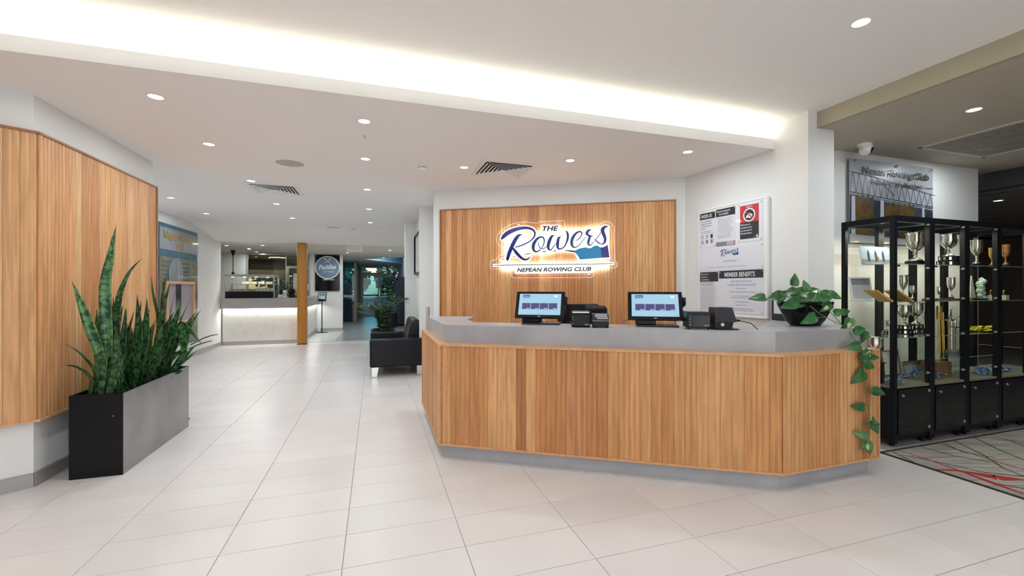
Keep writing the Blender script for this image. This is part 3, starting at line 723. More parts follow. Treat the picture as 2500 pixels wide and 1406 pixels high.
sk = thing('sprinkler_head', 'tiny sprinkler head above the far end of the clad wall', 'sprinkler', F(343, 382, ZL))
lathe_part('escutcheon', [(.014, 0), (.012, -.005), (.004, -.006)], 'white', sk, 12); lathe_part('deflector', [(.003, -.005), (.003, -.018), (.010, -.019), (.010, -.021)], 'chrome', sk, 10)
# hanging blank illuminated sign
yE = 11.0; p = D(865.5, 605, yE)
es = thing('hanging_sign', 'small white hanging exit-style light box with a blank face, before the entry', 'hanging sign', (p.x, p.y, p.z), -.05)
part('casing', MB().box(-.20, .20, -.03, .03, -.105, .105), 'white', es, bev=.02)
M['exitface'] = mat('blank_sign_face', (.74, .68, .67), .5)
part('face', MB().box(-.165, .165, -.034, -.029, -.078, .080), 'exitface', es)
part('bracket', MB().box(-.20, .20, -.02, .02, .105, 2.665-.15*0-p.z-.002 if False else .125), 'white', es)
part('hanger', MB().cyl(.006, .12, 2.53-p.z, 8, -.12).cyl(.006, .12, 2.53-p.z, 8, .12), 'white', es)
# dome camera
p = F(2111, 352, ZB)
dc = thing('security_camera', 'white turret security camera on the taupe ceiling by the column', 'security camera', p)
lathe_part('mount_base', [(.062, 0), (.062, -.012), (.055, -.022)], 'white', dc, 28)
T = Matrix.Translation((.005, -.005, -.045)) @ Matrix.Rotation(math.radians(28), 4, 'Y') @ Matrix.Rotation(math.radians(-12), 4, 'X')
sm(part('camera_head', MB().lathe([(.052, .03), (.053, .0), (.048, -.03), (.040, -.05), (.0001, -.05)], 24, T=T), 'white', dc))
T2 = Matrix.Translation((.012, -.02, -.06)) @ Matrix.Rotation(math.radians(60), 4, 'Y') @ Matrix.Rotation(math.radians(-35), 4, 'X') if False else Matrix.Translation((.038, -.034, -.066)) @ Vector((.62, -.62, -.45)).to_track_quat('Z', 'Y').to_matrix().to_4x4()
sm(part('lens_window', MB().lathe([(.026, -.02), (.026, .004), (.020, .012), (.0001, .013)], 20, T=T2), 'gloss', dc))
# ================================================================== THINGS ON THE DESK
ZT = 1.052
M['screen'] = mat('lit_screen_pale_blue', (.10, .2, .25), .25, emit=.62, ecol=(.44, .68, .86))
M['scr_white'] = mat('screen_logo_patch', (.02, .02, .1), .4, emit=.5, ecol=(.10, .12, .42))
M['scr_tile'] = mat('screen_menu_tile', (.02, .02, .06), .4, emit=.5, ecol=(.10, .09, .27))
M['scr_text'] = mat('screen_text', (.1, .1, .2), .4, emit=.5, ecol=(.25, .33, .5))
M['scr_lite'] = mat('screen_light_text', (.5, .5, .6), .4, emit=.5, ecol=(.7, .75, .9))
def terminal(x, yy, label):
    rz = math.atan2(e12.y, e12.x)+PI/2
    t = thing('checkin_terminal', label, 'touchscreen', (x, yy, ZT), rz)
    # local: -y faces the lobby
    part('stand_base', MB().box(-.14, .17, -.10, .10, 0, .012), 'darkgrey', t, bev=.004)
    part('stand_block', MB().box(-.145, .005, -.05, .07, .012, .075), 'black', t, bev=.006)
    part('stand_neck', MB().box(-.10, .0, .0, .05, .07, .14), 'black', t)
    tilt = math.radians(-25)
    T = Matrix.Translation((0, -.075, .055)) @ Matrix.Rotation(tilt, 4, 'X')
    hs = bpy.data.objects.new('screen_head', MB().box(-.205, .205, 0, .026, 0, .238).mesh('screen_head', M['black'])); COL.objects.link(hs); hs.parent = t
    hs.matrix_local = T
    b_ = hs.modifiers.new('bevel', 'BEVEL'); b_.width = .005; b_.segments = 2
    part('display', MB().box(-.176, .176, -.0012, .001, .026, .215), 'screen', hs)
    dp = MB().box(-.148, -.088, -.002, .001, .182, .206); part('logo_patch', dp, 'scr_white', hs)
    text('Rowers', 'scr_lite', hs, (-.143, -.002, .187), (1, 0, 0), (0, 0, 1), .05, .013, .2)
    text('WELCOME', 'scr_text', hs, (-.150, -.0014, .166), (1, 0, 0), (0, 0, 1), .045, .007)
    part('logo_patch', MB().box(.118, .146, -.0016, .001, .182, .203), 'scr_text' if False else M['scr_lite'], hs)
    for k in range(4):
        x0 = -.148+k*.075
        part('menu_tile', MB().box(x0, x0+.070, -.0018, .001, .076, .130), 'scr_tile', hs)
        part('tile_caption', MB().box(x0+.036, x0+.066, -.0024, .001, .080, .084), 'scr_lite', hs)
    part('brand_badge', MB().box(-.012, .012, -.002, .001, .008, .014), 'silver', hs)
    part('card_reader', MB().box(.206, .217, .004, .03, .115, .195).box(.217, .228, -.012, .028, .125, .185), 'black', hs, bev=.003)
    part('status_marker', MB().box(.158, .164, -.002, .001, .034, .040), 'scr_text', hs)
    return t
def on_counter(x, y): return F(x, y, ZT)
p = on_counter(1318, 791); terminal(p.x+.005, p.y+.03, 'touchscreen terminal on the stone counter beside the tall receipt printer')
p = on_counter(1594, 797); terminal(p.x+.03, p.y+.05, 'touchscreen terminal on the stone counter between the low printer and the square black printer')
RZ = math.atan2(e12.y, e12.x)+PI/2
def printer(x, y, w_, d_, h_, label, tall=True, style=0):
    q = on_counter(x, y); t = thing('receipt_printer', label, 'printer', (q.x, q.y, ZT), RZ+(.10 if style != 2 else .06))
    fy = 0
    if style == 0:
        part('body', MB().box(-w_/2, w_/2, 0, d_, .008, h_-.018), 'black', t, bev=.006)
        part('lid', MB().box(-w_/2+.001, w_/2-.001, .0, d_, h_-.018, h_), 'darkgrey', t, bev=.006)
        part('paper_strip', MB().box(-w_/2+.008, w_/2-.008, -.003, .03, h_-.012, h_-.003), 'white', t)
        for k, m_ in enumerate(('lgrey', 'lgrey', 'led_blue')): part('indicator', MB().box(-w_/2+.008, -w_/2+.013, -.001, .001, .036+.02*(2-k) if k < 2 else .028, .041+.02*(2-k) if k < 2 else .034), m_, t)
        text('epos', 'lgrey', t, (w_/2-.042, -.0012, .020), (1, 0, 0), (0, 0, 1), .034, .009, bold=.02)
    elif style == 1:
        part('body', MB().box(-w_/2, w_/2, 0, d_, .010, h_*.50), 'black', t, bev=.004)
        part('seam_line', MB().box(-w_/2-.001, w_/2+.001, -.001, d_, h_*.50, h_*.53), 'lgrey', t)
        pr_ = [(0, h_*.53), (0, h_*.72), (.035, h_), (d_, h_), (d_, h_*.53)]
        part('lid', MB().extr([(-w_/2, y_, z_) for y_, z_ in pr_], (w_, 0, 0)), 'darkgrey', t)
        part('lid_window', MB().extr([(-w_/2+.02, -.001, h_*.76), (-w_/2+.02, .030, h_*1.0), (w_/2-.012, .030, h_*1.0), (w_/2-.012, -.001, h_*.76)], (0, -.001, .001)), 'mgrey', t)
        part('paper_slot', MB().box(-w_/2+.035, w_/2-.006, -.004, .004, h_*.66, h_*.74), 'lgrey', t)
    else:
        part('body', MB().box(-w_/2, w_/2, 0, d_, .010, h_), 'black', t, bev=.004)
        part('front_bezel', MB().box(-w_/2+.012, w_/2-.004, -.002, .002, .02, h_-.026), 'gloss', t)
        for k in range(4): part('indicator', MB().box(-w_/2+.018, -w_/2+.023, -.003, 0, .03+.020*k, .036+.020*k), 'led_blue' if k == 0 else 'lgrey', t)
        text('epos', 'lgrey', t, (w_/2-.044, -.0030, .026), (1, 0, 0), (0, 0, 1), .034, .009, bold=.02)
    for sx in (-1, 1):
        part('foot', MB().cyl(.008, 0, .011, 8, sx*(w_/2-.012), .014), 'black', t)
    return t
M['led_blue'] = mat('blue_indicator', (.05, .1, .5), .4, emit=1.5, ecol=(.1, .3, 1))
printer(1418, 799.5, .142, .13, .122, 'tall black receipt printer with a paper strip on its lid, beside a terminal', style=0)
printer(1466.5, 800.5, .122, .15, .102, 'low black printer with a sloping grey lid on the stone counter', style=1)
printer(1706, 804, .160, .15, .125, 'square black printer with blue indicator light, beside the hooded scanner', style=2)
q = on_counter(1768, 804.5)
hd = thing('hooded_scanner', 'charcoal hooded scanner box with a white round eye and a cable', 'scanner', (q.x, q.y, ZT), RZ+.16)
T = Matrix.Identity(4)
part('base_plate', MB().box(-.07, .09, -.03, .10, 0, .008), 'black', hd)
part('lower_body', MB().add([(-.062, .0, .008), (.055, .0, .008), (.055, .11, .008), (-.062, .11, .008), (-.070, .0, .070), (.070, .0, .070), (.070, .13, .070), (-.070, .13, .070)],
     [(3, 2, 1, 0), (4, 5, 6, 7), (0, 1, 5, 4), (1, 2, 6, 5), (2, 3, 7, 6), (3, 0, 4, 7)]), 'black', hd)
part('hood', MB().add([(-.072, -.03, .055), (.078, -.03, .055), (.078, .13, .045), (-.072, .13, .045), (-.060, .02, .158), (.066, .02, .158), (.066, .13, .158), (-.060, .13, .158)],
     [(3, 2, 1, 0), (4, 5, 6, 7), (0, 1, 5, 4), (1, 2, 6, 5), (2, 3, 7, 6), (3, 0, 4, 7)]), 'darkgrey', hd, bev=.003)
T2 = Matrix.Translation((-.012, -.001, .036)) @ Matrix.Rotation(PI/2, 4, 'X')
sm(part('sensor_eye', MB().cyl(.0125, 0, .003, 20, T=T2), 'white', hd))
c0_ = on_counter(1800, 789)
part('cable', MB().tube([(.06, .05, .068), (.10, .04, .066), (.14, .03, .058), (.19, .01, .045), (.22, -.03, .004)], .0028, 6), 'black', hd, smooth=True)
part('cable_clip', MB().tube([(.088, .044, .067), (.125, .035, .062)], .007, 8), 'black', hd)
q = on_counter(1535, 791)
tag(part('power_cable', MB().tube([(q.x+.06, q.y+.06, ZT+.03), (q.x, q.y+.05, ZT+.032), (q.x-.04, q.y+.03, ZT+.02), (q.x-.06, q.y, ZT+.004)], .0025, 6), 'darkgrey', None), 'thin grey cable on the counter beside a terminal base', 'cable')
# office chair behind the desk
oc = thing('office_chair', 'black leather office chair behind the desk, only its back showing', 'chair', (.75, 4.35, 0), .12)
def pad(mb, x0, x1, y0, y1, z0, z1): return mb.box(x0, x1, y0, y1, z0, z1)
def soft(name, x0, x1, y0, y1, z0, z1, m, parent, r=.04, T=None):
    o = part(name, MB().box(x0, x1, y0, y1, z0, z1), m, parent)
    b_ = o.modifiers.new('bevel', 'BEVEL'); b_.width = r; b_.segments = 4; sm(o, 60); return o
soft('seat', -.26, .26, -.26, .26, .42, .52, 'leather', oc); soft('backrest', -.235, .235, .20, .32, .55, 1.185, 'leather', oc, .055); soft('head_cushion', -.21, .29, .16, .25, .95, 1.165, 'leather', oc, .04)
part('gas_column', MB().cyl(.03, .1, .42, 12), 'chrome', oc)
for k in range(5):
    a_ = k*2*PI/5; part('leg', MB().tube([(0, 0, .11), (.28*math.cos(a_), .28*math.sin(a_), .07)], [.025, .018], 8), 'black', oc)
    part('castor', MB().ball(.03, .28*math.cos(a_), .28*math.sin(a_), .03), 'black', oc)
q = on_counter(1405, 788)
tm = thing('desk_monitor', 'black monitor seen from behind, beside the receipt printers', 'monitor', (q.x+.02, q.y+.14, ZT-.02), RZ)
part('stand', MB().box(-.06, .06, 0, .10, .0, .012).box(-.02, .02, .05, .07, .012, .08), 'black', tm)
part('screen_back', MB().box(-.09, .09, .03, .06, .035, .175), 'black', tm, bev=.006)

# ================================================================== NOTICEBOARD ON THE SIDE WALL
nb = thing('notice_board', 'white framed noticeboard of club notices hung on the wall beside the column', 'noticeboard', (0, 0, 0))
pn = offs(PW0, PW1, 1)
NB0, NB1 = PW0+pn*.03, PW1+pn*.03
pd = (PW1-PW0).normalized()
def N_(x, y, off=0.): return V(x, y, NB0, NB1)+pn*off       # point on the board
bl, br_ = N_(1709, 600), N_(1868, 600); zt, zb = 2.215, 1.072
Lb = (br_-bl).length; O = Vector((bl.x, bl.y, 0))
def NL(s, z, off=0.): return O+pd*s*Lb+Vector((0, 0, z))+pn*off
def slabp(s0, s1, z0, z1, o0, o1):
    return MB().extr([NL(s0, z0, o0), NL(s1, z0, o0), NL(s1, z1, o0), NL(s0, z1, o0)], pn*(o1-o0))
def nbp(name, s0, s1, z0, z1, m, o0=.002, o1=.003, par=None): return part(name, slabp(s0, s1, z0, z1, o0, o1), m, par or nb)
part('backing_board', slabp(0, 1, zb, zt, -.028, .0), 'white', nb)
for q_ in ((-.02, 0, zb-.012, zt+.012), (1, 1.03, zb-.012, zt+.012), (0, 1, zt, zt+.014), (0, 1, zb-.014, zb)):
    part('frame_rail', slabp(q_[0], q_[1], q_[2], q_[3], -.028, .006), 'white', nb)
def ntext(body, s, z, wid, h, m, par, al='LEFT', sh=0., bold=0., off=.0045):
    text(body, m, par, NL(s, z, off), pd, (0, 0, 1), wid, h, sh, bold, .0004, al)
def lines(par, s0, s1, z0, z1, n, m='lgrey', rr=random.Random(5)):
    mb = MB()
    dz = (z1-z0)/n
    for i in range(n):
        z = z1-dz*(i+.7); x = s0
        e = s1-(s1-s0)*rr.random()*.25
        while x < e:
            w0 = (.012+.03*rr.random()); w0 = min(w0, e-x)
            mb.extr([NL(x, z, .004), NL(x+w0, z, .004), NL(x+w0, z+dz*.42, .004), NL(x, z+dz*.42, .004)], pn*.0003); x += w0+.008
    part('small_print', mb, m, par)
M['banner'] = mat('charcoal_banner_print', (.025, .025, .032), .45)
def sheet(s0, s1, z0, z1, name='notice_sheet'):
    o = nbp(name, s0, s1, z0, z1, 'paper', .001, .0025)
    for s in (s0+.015, s1-.015):
        for z in (z0+.015, z1-.015):
            T = Matrix.Translation(NL(s, z, .003)) @ pn.to_track_quat('Z', 'Y').to_matrix().to_4x4()
            mb = MB().lathe([(.006, 0), (.006, .002), (.0001, .004)], 10, T=T); part('pin', mb, 'chrome', o)
    return o
a_ = sheet(.005, .265, 1.80, 2.185)
nbp('banner', .005, .265, 2.115, 2.185, 'banner', .003, .004, a_); ntext('UNDER 25?', .02, 2.132, .155, .036, 'white', a_, bold=.02)
for i, (s_t, wd_) in enumerate((('We have a responsibility of', .15), ('checking ID at the club. Show', .155), ('proof of age and photo identity', .15), ('at the entry', .06))): ntext(s_t, .02, 2.085-i*.026, wd_, .013, 'banner', a_)
lines(a_, .02, .24, 1.955, 1.99, 2)
for i, (sx, z, m_) in enumerate(((.03, 1.90, 'lgrey'), (.11, 1.90, 'lgrey'), (.19, 1.90, 'banner'), (.03, 1.84, 'lblue'), (.11, 1.845, 'mgrey'), (.19, 1.845, 'mgrey'))): nbp('picture_patch', sx, sx+.035, z, z+.042, m_, .003, .004, a_)
a_ = sheet(.28, .58, 1.80, 2.215-.02)
nbp('banner', .28, .58, 2.115, 2.195, 'banner', .003, .004, a_); ntext('IMPORTANT INFORMATION', .30, 2.160, .165, .018, 'white', a_, bold=.02); ntext('FOR OUR MEMBERS', .33, 2.130, .12, .018, 'white', a_, bold=.02)
lines(a_, .31, .56, 1.88, 2.10, 17); nbp('photo_strip', .28, .58, 1.80, 1.845, 'mgrey', .003, .0035, a_); nbp('photo_strip', .45, .56, 1.803, 1.842, 'lgrey', .0036, .004, a_)
a_ = sheet(.62, .965, 1.815, 2.205)
nbp('red_panel', .655, .915, 2.01, 2.18, 'red', .003, .004, a_); nbp('charcoal_panel', .655, .915, 1.845, 2.01, 'banner', .003, .004, a_)
ntext('UNDER 18', .785, 2.155, .07, .015, 'white', a_, 'CENTER', bold=.02, off=.005)
cx0 = .785; cz = 2.08; 
def disc(r0, r1, m, off, name, par):
    mb = MB(); T = Matrix.Translation(NL(cx0, cz, off)) @ pn.to_track_quat('Z', 'Y').to_matrix().to_4x4()
    return part(name, mb.lathe([(r0, 0), (r1, 0), (r1, .0006), (r0, .0006), (r0, 0)], 32, T=T), m, par)
disc(.0001, .068, 'white', .0045, 'sign_ring', a_); disc(.0001, .054, 'banner', .0052, 'sign_disc', a_)
def poly_on(pts, m, off, name, par): return part(name, MB().extr([NL(cx0+x/Lb, cz+z, off) for x, z in pts], pn*.0004), m, par)
poly_on([(-.038, -.030), (-.030, -.004), (-.012, .006), (.0, .022), (.012, .010), (.036, .006), (.036, -.026), (.012, -.034), (-.012, -.026)], 'white', .0060, 'hand_figure', a_)
poly_on([(-.044, .034), (-.036, .042), (.046, -.032), (.038, -.040)], 'red', .0066, 'prohibition_bar', a_)
for i, (t_, wd_) in enumerate((('Members are not', .105), ('permitted to sign in', .125), ('any guest under 18.', .125), ("It's against the law.", .122))): ntext(t_, .668, 1.980-i*.029, wd_, .018, 'white', a_, bold=.02, off=.005)
nbp('round_stamp', .885, .905, 1.855, 1.875, 'white', .0045, .005, a_)
a_ = sheet(.005, .975, 1.545, 1.79)
# small print of the club logo
def UL(s0, z0, k):
    return lambda x, y, off=0.: NL(s0+(x/8.272)*k/Lb, z0-(y/8.272)*k, .0045+off*.02)
UF = UL(.30, 1.79, .00086)
mb = MB()
for st in (R_, o_, w_, e_, r_, s_):
    for s in st: brush(mb, s, 0, 0, .0004, UF)
part('printed_script', mb, 'navy', a_)
part('printed_oar', MB().extr([UF(x, y) for x, y in blade], pn*.0004), 'teal', a_); part('printed_oar', MB().extr([UF(x, y) for x, y in tipb], pn*.0004), 'navy', a_)
ntext('THE', .43, 1.752, .035, .012, 'mgrey', a_, sh=.2); ntext('NEPEAN ROWING CLUB', .40, 1.632, .16, .012, 'mgrey', a_, sh=.2)
ntext('P R O V I D E   V A L I D   I D   C A R D   O N   E N T R Y', .12, 1.572, .50, .011, 'mgrey', a_, sh=.1)
a_ = sheet(.005, .315, 1.10, 1.53)
nbp('banner', .005, .315, 1.425, 1.53, 'banner', .003, .004, a_)
for i, (t_, wd_) in enumerate((('Dress Code and', .10), ('Conditions of', .10), ('Entry for Members', .115))): ntext(t_, .02, 1.498-i*.030, wd_, .017, 'white', a_, bold=.01, off=.005)
lines(a_, .02, .30, 1.375, 1.42, 4, 'mgrey'); lines(a_, .02, .30, 1.115, 1.365, 24)
a_ = sheet(.33, .975, 1.095, 1.535)
nbp('banner', .33, .975, 1.455, 1.535, 'banner', .003, .004, a_); ntext('MEMBER BENEFITS', .42, 1.470, .355, .048, 'white', a_, bold=.02, off=.005)
ntext('Join now with Social', .67, 1.415, .24, .024, 'lblue', a_, 'CENTER'); ntext('membership from just $5!', .67, 1.378, .34, .024, 'lblue', a_, 'CENTER')
for z, t_, wd_ in ((1.345, 'Benefits include', .12), (1.31, '-   Member pricing on Bar & Bistro purchases', .32), (1.268, '-   Earn reward points that can be', .22), (1.250, 'redeemed on Bar & Bistro purchases', .25), (1.208, '-   Member Badge Draws', .17), (1.175, '-   Birthday Vouchers', .15), (1.140, 'Membership application forms are', .27), (1.122, 'available from the reception or bar', .27)):
    ntext(t_, .67, z, wd_, .011, 'mgrey', a_, 'CENTER')
# clear acrylic cover: gives the board its reflections
part('acrylic_cover', slabp(.0, .985, zb+.01, zt-.015, .0095, .0115), 'acrylic2', nb)
# framed notice on the ledge behind the bowl
q0, q1 = V(1884, 760, PW0+pn*.05, PW1+pn*.05), V(1947, 760, PW0+pn*.05, PW1+pn*.05)
fn = thing('framed_notice', 'black bordered notice standing against the wall behind the pothos bowl', 'notice', (0, 0, 0))
dn = (q1-q0); dn.z = 0
def FN(s, z, o=0): return Vector((q0.x, q0.y, 0))+dn*s+Vector((0, 0, z))+pn*o
part('backing', MB().extr([FN(0, ZT), FN(1, ZT), FN(1, 1.31), FN(0, 1.31)], pn*-.010), 'banner', fn)
part('sheet', MB().extr([FN(.09, 1.115, .001), FN(.91, 1.115, .001), FN(.91, 1.27, .001), FN(.09, 1.27, .001)], pn*.001), 'paper', fn)
part('pocket', MB().extr([FN(.01, ZT, .006), FN(.99, ZT, .006), FN(.99, 1.33, .006), FN(.01, 1.33, .006)], pn*.002), 'acrylic2', fn)
# ================================================================== ARMCHAIR, PICTURE
ac = thing('armchair', 'wide black leather armchair with chrome feet beyond the end of the desk', 'armchair', W(-.08, 6.82), TH)
soft('near_arm' if False else 'arm', 0, .80, 0, .17, .15, .575, 'leather', ac, .03); soft('arm', 0, .80, 1.17, 1.34, .15, .575, 'leather', ac, .03)
soft('seat_base', .02, .78, .17, 1.17, .15, .34, 'leather', ac, .02); soft('seat_cushion', .0, .62, .18, 1.16, .34, .45, 'leather', ac, .04)
bk = soft('backrest', .60, .80, .17, 1.17, .15, .66, 'leather', ac, .03)
bc = part('back_cushion', MB().box(-.09, .09, -.5, .5, 0, .44), 'leather', ac, loc=(.62, .67, .42), rot=(0, math.radians(14), 0))
b_ = bc.modifiers.new('bevel', 'BEVEL'); b_.width = .07; b_.segments = 5; sm(bc, 60)
for x, y in ((.03, .0), (.70, .0), (.03, 1.24), (.70, 1.24)):
    part('foot', MB().prism([(x, y+.01), (x+.07, y+.01), (x+.07, y+.08), (x, y+.08)], 0, .012).add([(x, y+.01, 0), (x+.075, y+.01, 0), (x+.075, y+.018, 0), (x, y+.018, 0), (x-.0, y+.01, .152), (x+.10, y+.01, .152), (x+.10, y+.018, .152), (x, y+.018, .152)],
     [(3, 2, 1, 0), (4, 5, 6, 7), (0, 1, 5, 4), (1, 2, 6, 5), (2, 3, 7, 6), (3, 0, 4, 7)]), 'chrome', ac)
part('seam', MB().box(.28, .283, -.001, .002, .17, .56).box(.56, .563, -.001, .002, .17, .56), 'black', ac)
pic = thing('framed_picture', 'pale drawing in a deep black frame on the narrow wall above the armchair', 'picture', W(.763, 7.18), TH)
z0, z1 = 1.615, 2.36
for q_ in ((0, .03, z0, z1), (1.35, 1.38, z0, z1), (.03, 1.35, z0, z0+.03), (.03, 1.35, z1-.03, z1)): part('frame_rail', MB().box(-.045, 0, q_[0], q_[1], q_[2], q_[3]), 'black', pic)
part('mount', MB().box(-.012, 0, .03, 1.35, z0+.03, z1-.03), 'wall', pic)
mb = MB(); rr = random.Random(2)
for k in range(9):
    y = .2+k*.115; h = .05+.16*rr.random(); mb.box(-.014, -.012, y, y+.05, 1.8, 1.8+h)
    mb.box(-.014, -.012, y+.02, y+.025, 2.05, 2.1+h*.5)
mb.box(-.014, -.012, .15, 1.2, 1.785, 1.79)
part('drawing', mb, 'lgrey', pic)
part('glazing', MB().box(-.030, -.028, .03, 1.35, z0+.03, z1-.03), 'glass', pic)
# floor plate near planter
tag(part('floor_mat', MB().box(0, .20, 0, .30, 0, .008), 'gloss', None, loc=W(-2.03, 4.99-.03), rot=(0, 0, TH)), 'small flat black mat on the tiles beyond the planter', 'floor mat')
# ================================================================== PLANTER WITH SNAKE PLANTS
def banded_leaf(name, base, dark, light, scale):
    m = bpy.data.materials.new(name); m.use_nodes = True
    n = m.node_tree.nodes; l = m.node_tree.links; b = n['Principled BSDF']
    uv = n.new('ShaderNodeUVMap'); uv.uv_map = 'UVMap'
    ns = n.new('ShaderNodeTexNoise'); ns.inputs['Scale'].default_value = 1; ns.inputs['Detail'].default_value = 3
    mp = n.new('ShaderNodeMapping'); mp.inputs['Scale'].default_value = (1.6, scale, 1)
    oi = n.new('ShaderNodeObjectInfo'); ad = n.new('ShaderNodeVectorMath'); ad.operation = 'ADD'
    mu = n.new('ShaderNodeVectorMath'); mu.operation = 'SCALE'; mu.inputs[0].default_value = (13, 29, 7); l.new(oi.outputs['Random'], mu.inputs['Scale'])
    l.new(uv.outputs[0], mp.inputs[0]); l.new(mp.outputs[0], ad.inputs[0]); l.new(mu.outputs[0], ad.inputs[1]); l.new(ad.outputs[0], ns.inputs['Vector'])
    r = n.new('ShaderNodeValToRGB'); r.color_ramp.elements[0].position = .42; r.color_ramp.elements[1].position = .58
    r.color_ramp.elements[0].color = (*dark, 1); r.color_ramp.elements[1].color = (*light, 1)
    l.new(ns.outputs['Fac'], r.inputs['Fac']); 
    mx = n.new('ShaderNodeMix'); mx.data_type = 'RGBA'; mx.blend_type = 'MULTIPLY'; mx.inputs[0].default_value = 1
    l.new(r.outputs[0], mx.inputs[6]); l.new(oi.outputs['Color'], mx.inputs[7]); l.new(mx.outputs[2], b.inputs['Base Color'])
    b.inputs['Roughness'].default_value = .33; b.inputs['Specular IOR Level'].default_value = .45
    return m
M['snake'] = banded_leaf('snake_plant_leaf', None, (.010, .050, .018), (.085, .20, .075), 30)
def blade_leaf(name, path, width, m, parent, wprof=None, twist=0., fold=.25, face=None, col=(1, 1, 1)):
    """long strap leaf along path points, curved cross-section"""
    P = catmull([tuple(p) for p in path], 6); n = len(P); vs, fs, uvs = [], [], []
    face = Vector(face or (0, -1, 0)); L = 0; lens = [0]
    for i in range(1, n): L += (Vector(P[i])-Vector(P[i-1])).length; lens.append(L)
    for i in range(n):
        p = Vector(P[i]); d = (Vector(P[min(i+1, n-1)])-Vector(P[max(i-1, 0)])).normalized(); t = lens[i]/L
        s = d.cross(face)
        if s.length < .05: s = d.cross(Vector((1, 0, 0)))
        s.normalize(); nn = s.cross(d).normalized()
        ang = twist*t
        s, nn = s*math.cos(ang)+nn*math.sin(ang), nn*math.cos(ang)-s*math.sin(ang)
        w_ = width/2*(wprof(t) if wprof else ((.5+.5*math.sin(PI*min(1, t/.62)*.5))*(1-max(0, (t-.5)/.5)**1.7)))
        w_ = max(w_, .0012)
        for k in range(5):
            u = (k-2)/2; vs.append(p+s*w_*u+nn*(-fold*w_*(1-u*u)))
            uvs.append(((u+1)/2, lens[i]))
    for i in range(n-1):
        for k in range(4): fs.append((i*5+k, i*5+k+1, (i+1)*5+k+1, (i+1)*5+k))
    N = len(vs)
    me = bpy.data.meshes.new(name); me.from_pydata(vs, [], fs)
    ul = me.uv_layers.new(name='UVMap')
    for lp_ in me.loops: ul.data[lp_.index].uv = uvs[lp_.vertex_index]
    me.materials.append(M[m]); me.update(); me.polygons.foreach_set('use_smooth', [True]*len(me.polygons))
    o = ob(name, me, parent, col=col)
    so = o.modifiers.new('solidify', 'SOLIDIFY'); so.thickness = .0025; so.offset = 0
    return o
PL = thing('planter_box', 'long gloss black metal planter box beside the timber-clad wall', 'planter', Vector((-3.111, 3.018, 0)), TH)
Wp, Lp_, Hp = .31, 1.15, .592
part('end_panel', MB().box(0, Wp, 0, .006, 0, Hp), 'gloss', PL); part('end_panel', MB().box(0, Wp, Lp_-.006, Lp_, 0, Hp), 'gloss', PL)
part('side_panel', MB().box(0, .006, .006, Lp_-.006, 0, Hp), 'gloss', PL); part('side_panel', MB().box(Wp-.006, Wp, .006, Lp_-.006, 0, Hp), 'bronze', PL)
part('rim', MB().box(0, Wp, 0, .012, Hp-.003, Hp+.001).box(0, .012, .012, Lp_-.012, Hp-.003, Hp+.001).box(Wp-.012, Wp, .012, Lp_-.012, Hp-.003, Hp+.001).box(0, Wp, Lp_-.012, Lp_, Hp-.003, Hp+.001), 'gloss', PL)
part('floor_panel', MB().box(.006, Wp-.006, .006, Lp_-.006, 0.0, .02), 'gloss', PL)
rp = random.Random(4); mb = MB().box(.007, Wp-.007, .007, Lp_-.007, .40, Hp-.055)
for k in range(420):
    x, y = .02+(Wp-.04)*rp.random(), .02+(Lp_-.04)*rp.random(); r = .008+.010*rp.random()
    mb.lathe([(.0001, -r*.5), (r, -r*.1), (r*.8, r*.35), (.0001, r*.5)], 5, x, y, Hp-.050, 1+rp.random()*.6, .8+.4*rp.random())
o = part('pebbles', mb, 'soil', PL); o['kind'] = 'stuff'
part('bolt', MB().ball(.004, .255, -.001, .43, 8, 6), 'chrome', PL)
# leaves: base (u along box, v across), tip as measured point + depth shift, width
PLo = Vector((-3.111, 3.018, 0))
def PB(u, v, z=Hp-.05): return PLo+W(v, 0)+W(0, u)+Vector((0, 0, z))
def snake(label, rows):
    t = thing('snake_plant', label, 'plant', PB(rows[0][0], rows[0][1]), 0, 'snake plants in the black planter')
    b0 = t.location.copy()
    for (u, v, tx, ty, dY, wd, *rest_) in rows:
        base = PB(u, v); mids = rest_[0] if rest_ else []
        tip = D(tx, ty, base.y+dY)
        pts = [base]
        n_ = len(mids)
        for k, (mx_, my_) in enumerate(mids): pts.append(D(mx_, my_, base.y+dY*(k+1)/(n_+1)))
        if not mids: pts.append(base.lerp(tip, .55)+Vector(((base.x-tip.x)*.10, 0, abs(tip.z-base.z)*.05)))
        pts.append(tip)
        c = .75+.5*rp.random(); c2_ = .8+.4*rp.random()
        blade_leaf('leaf', [p-b0 for p in pts], wd*(1.0 if u < .3 else 1.2), 'snake', t, twist=rp.uniform(-.7, .7), col=(c*c2_, c, c*c2_), fold=.3)
    return t
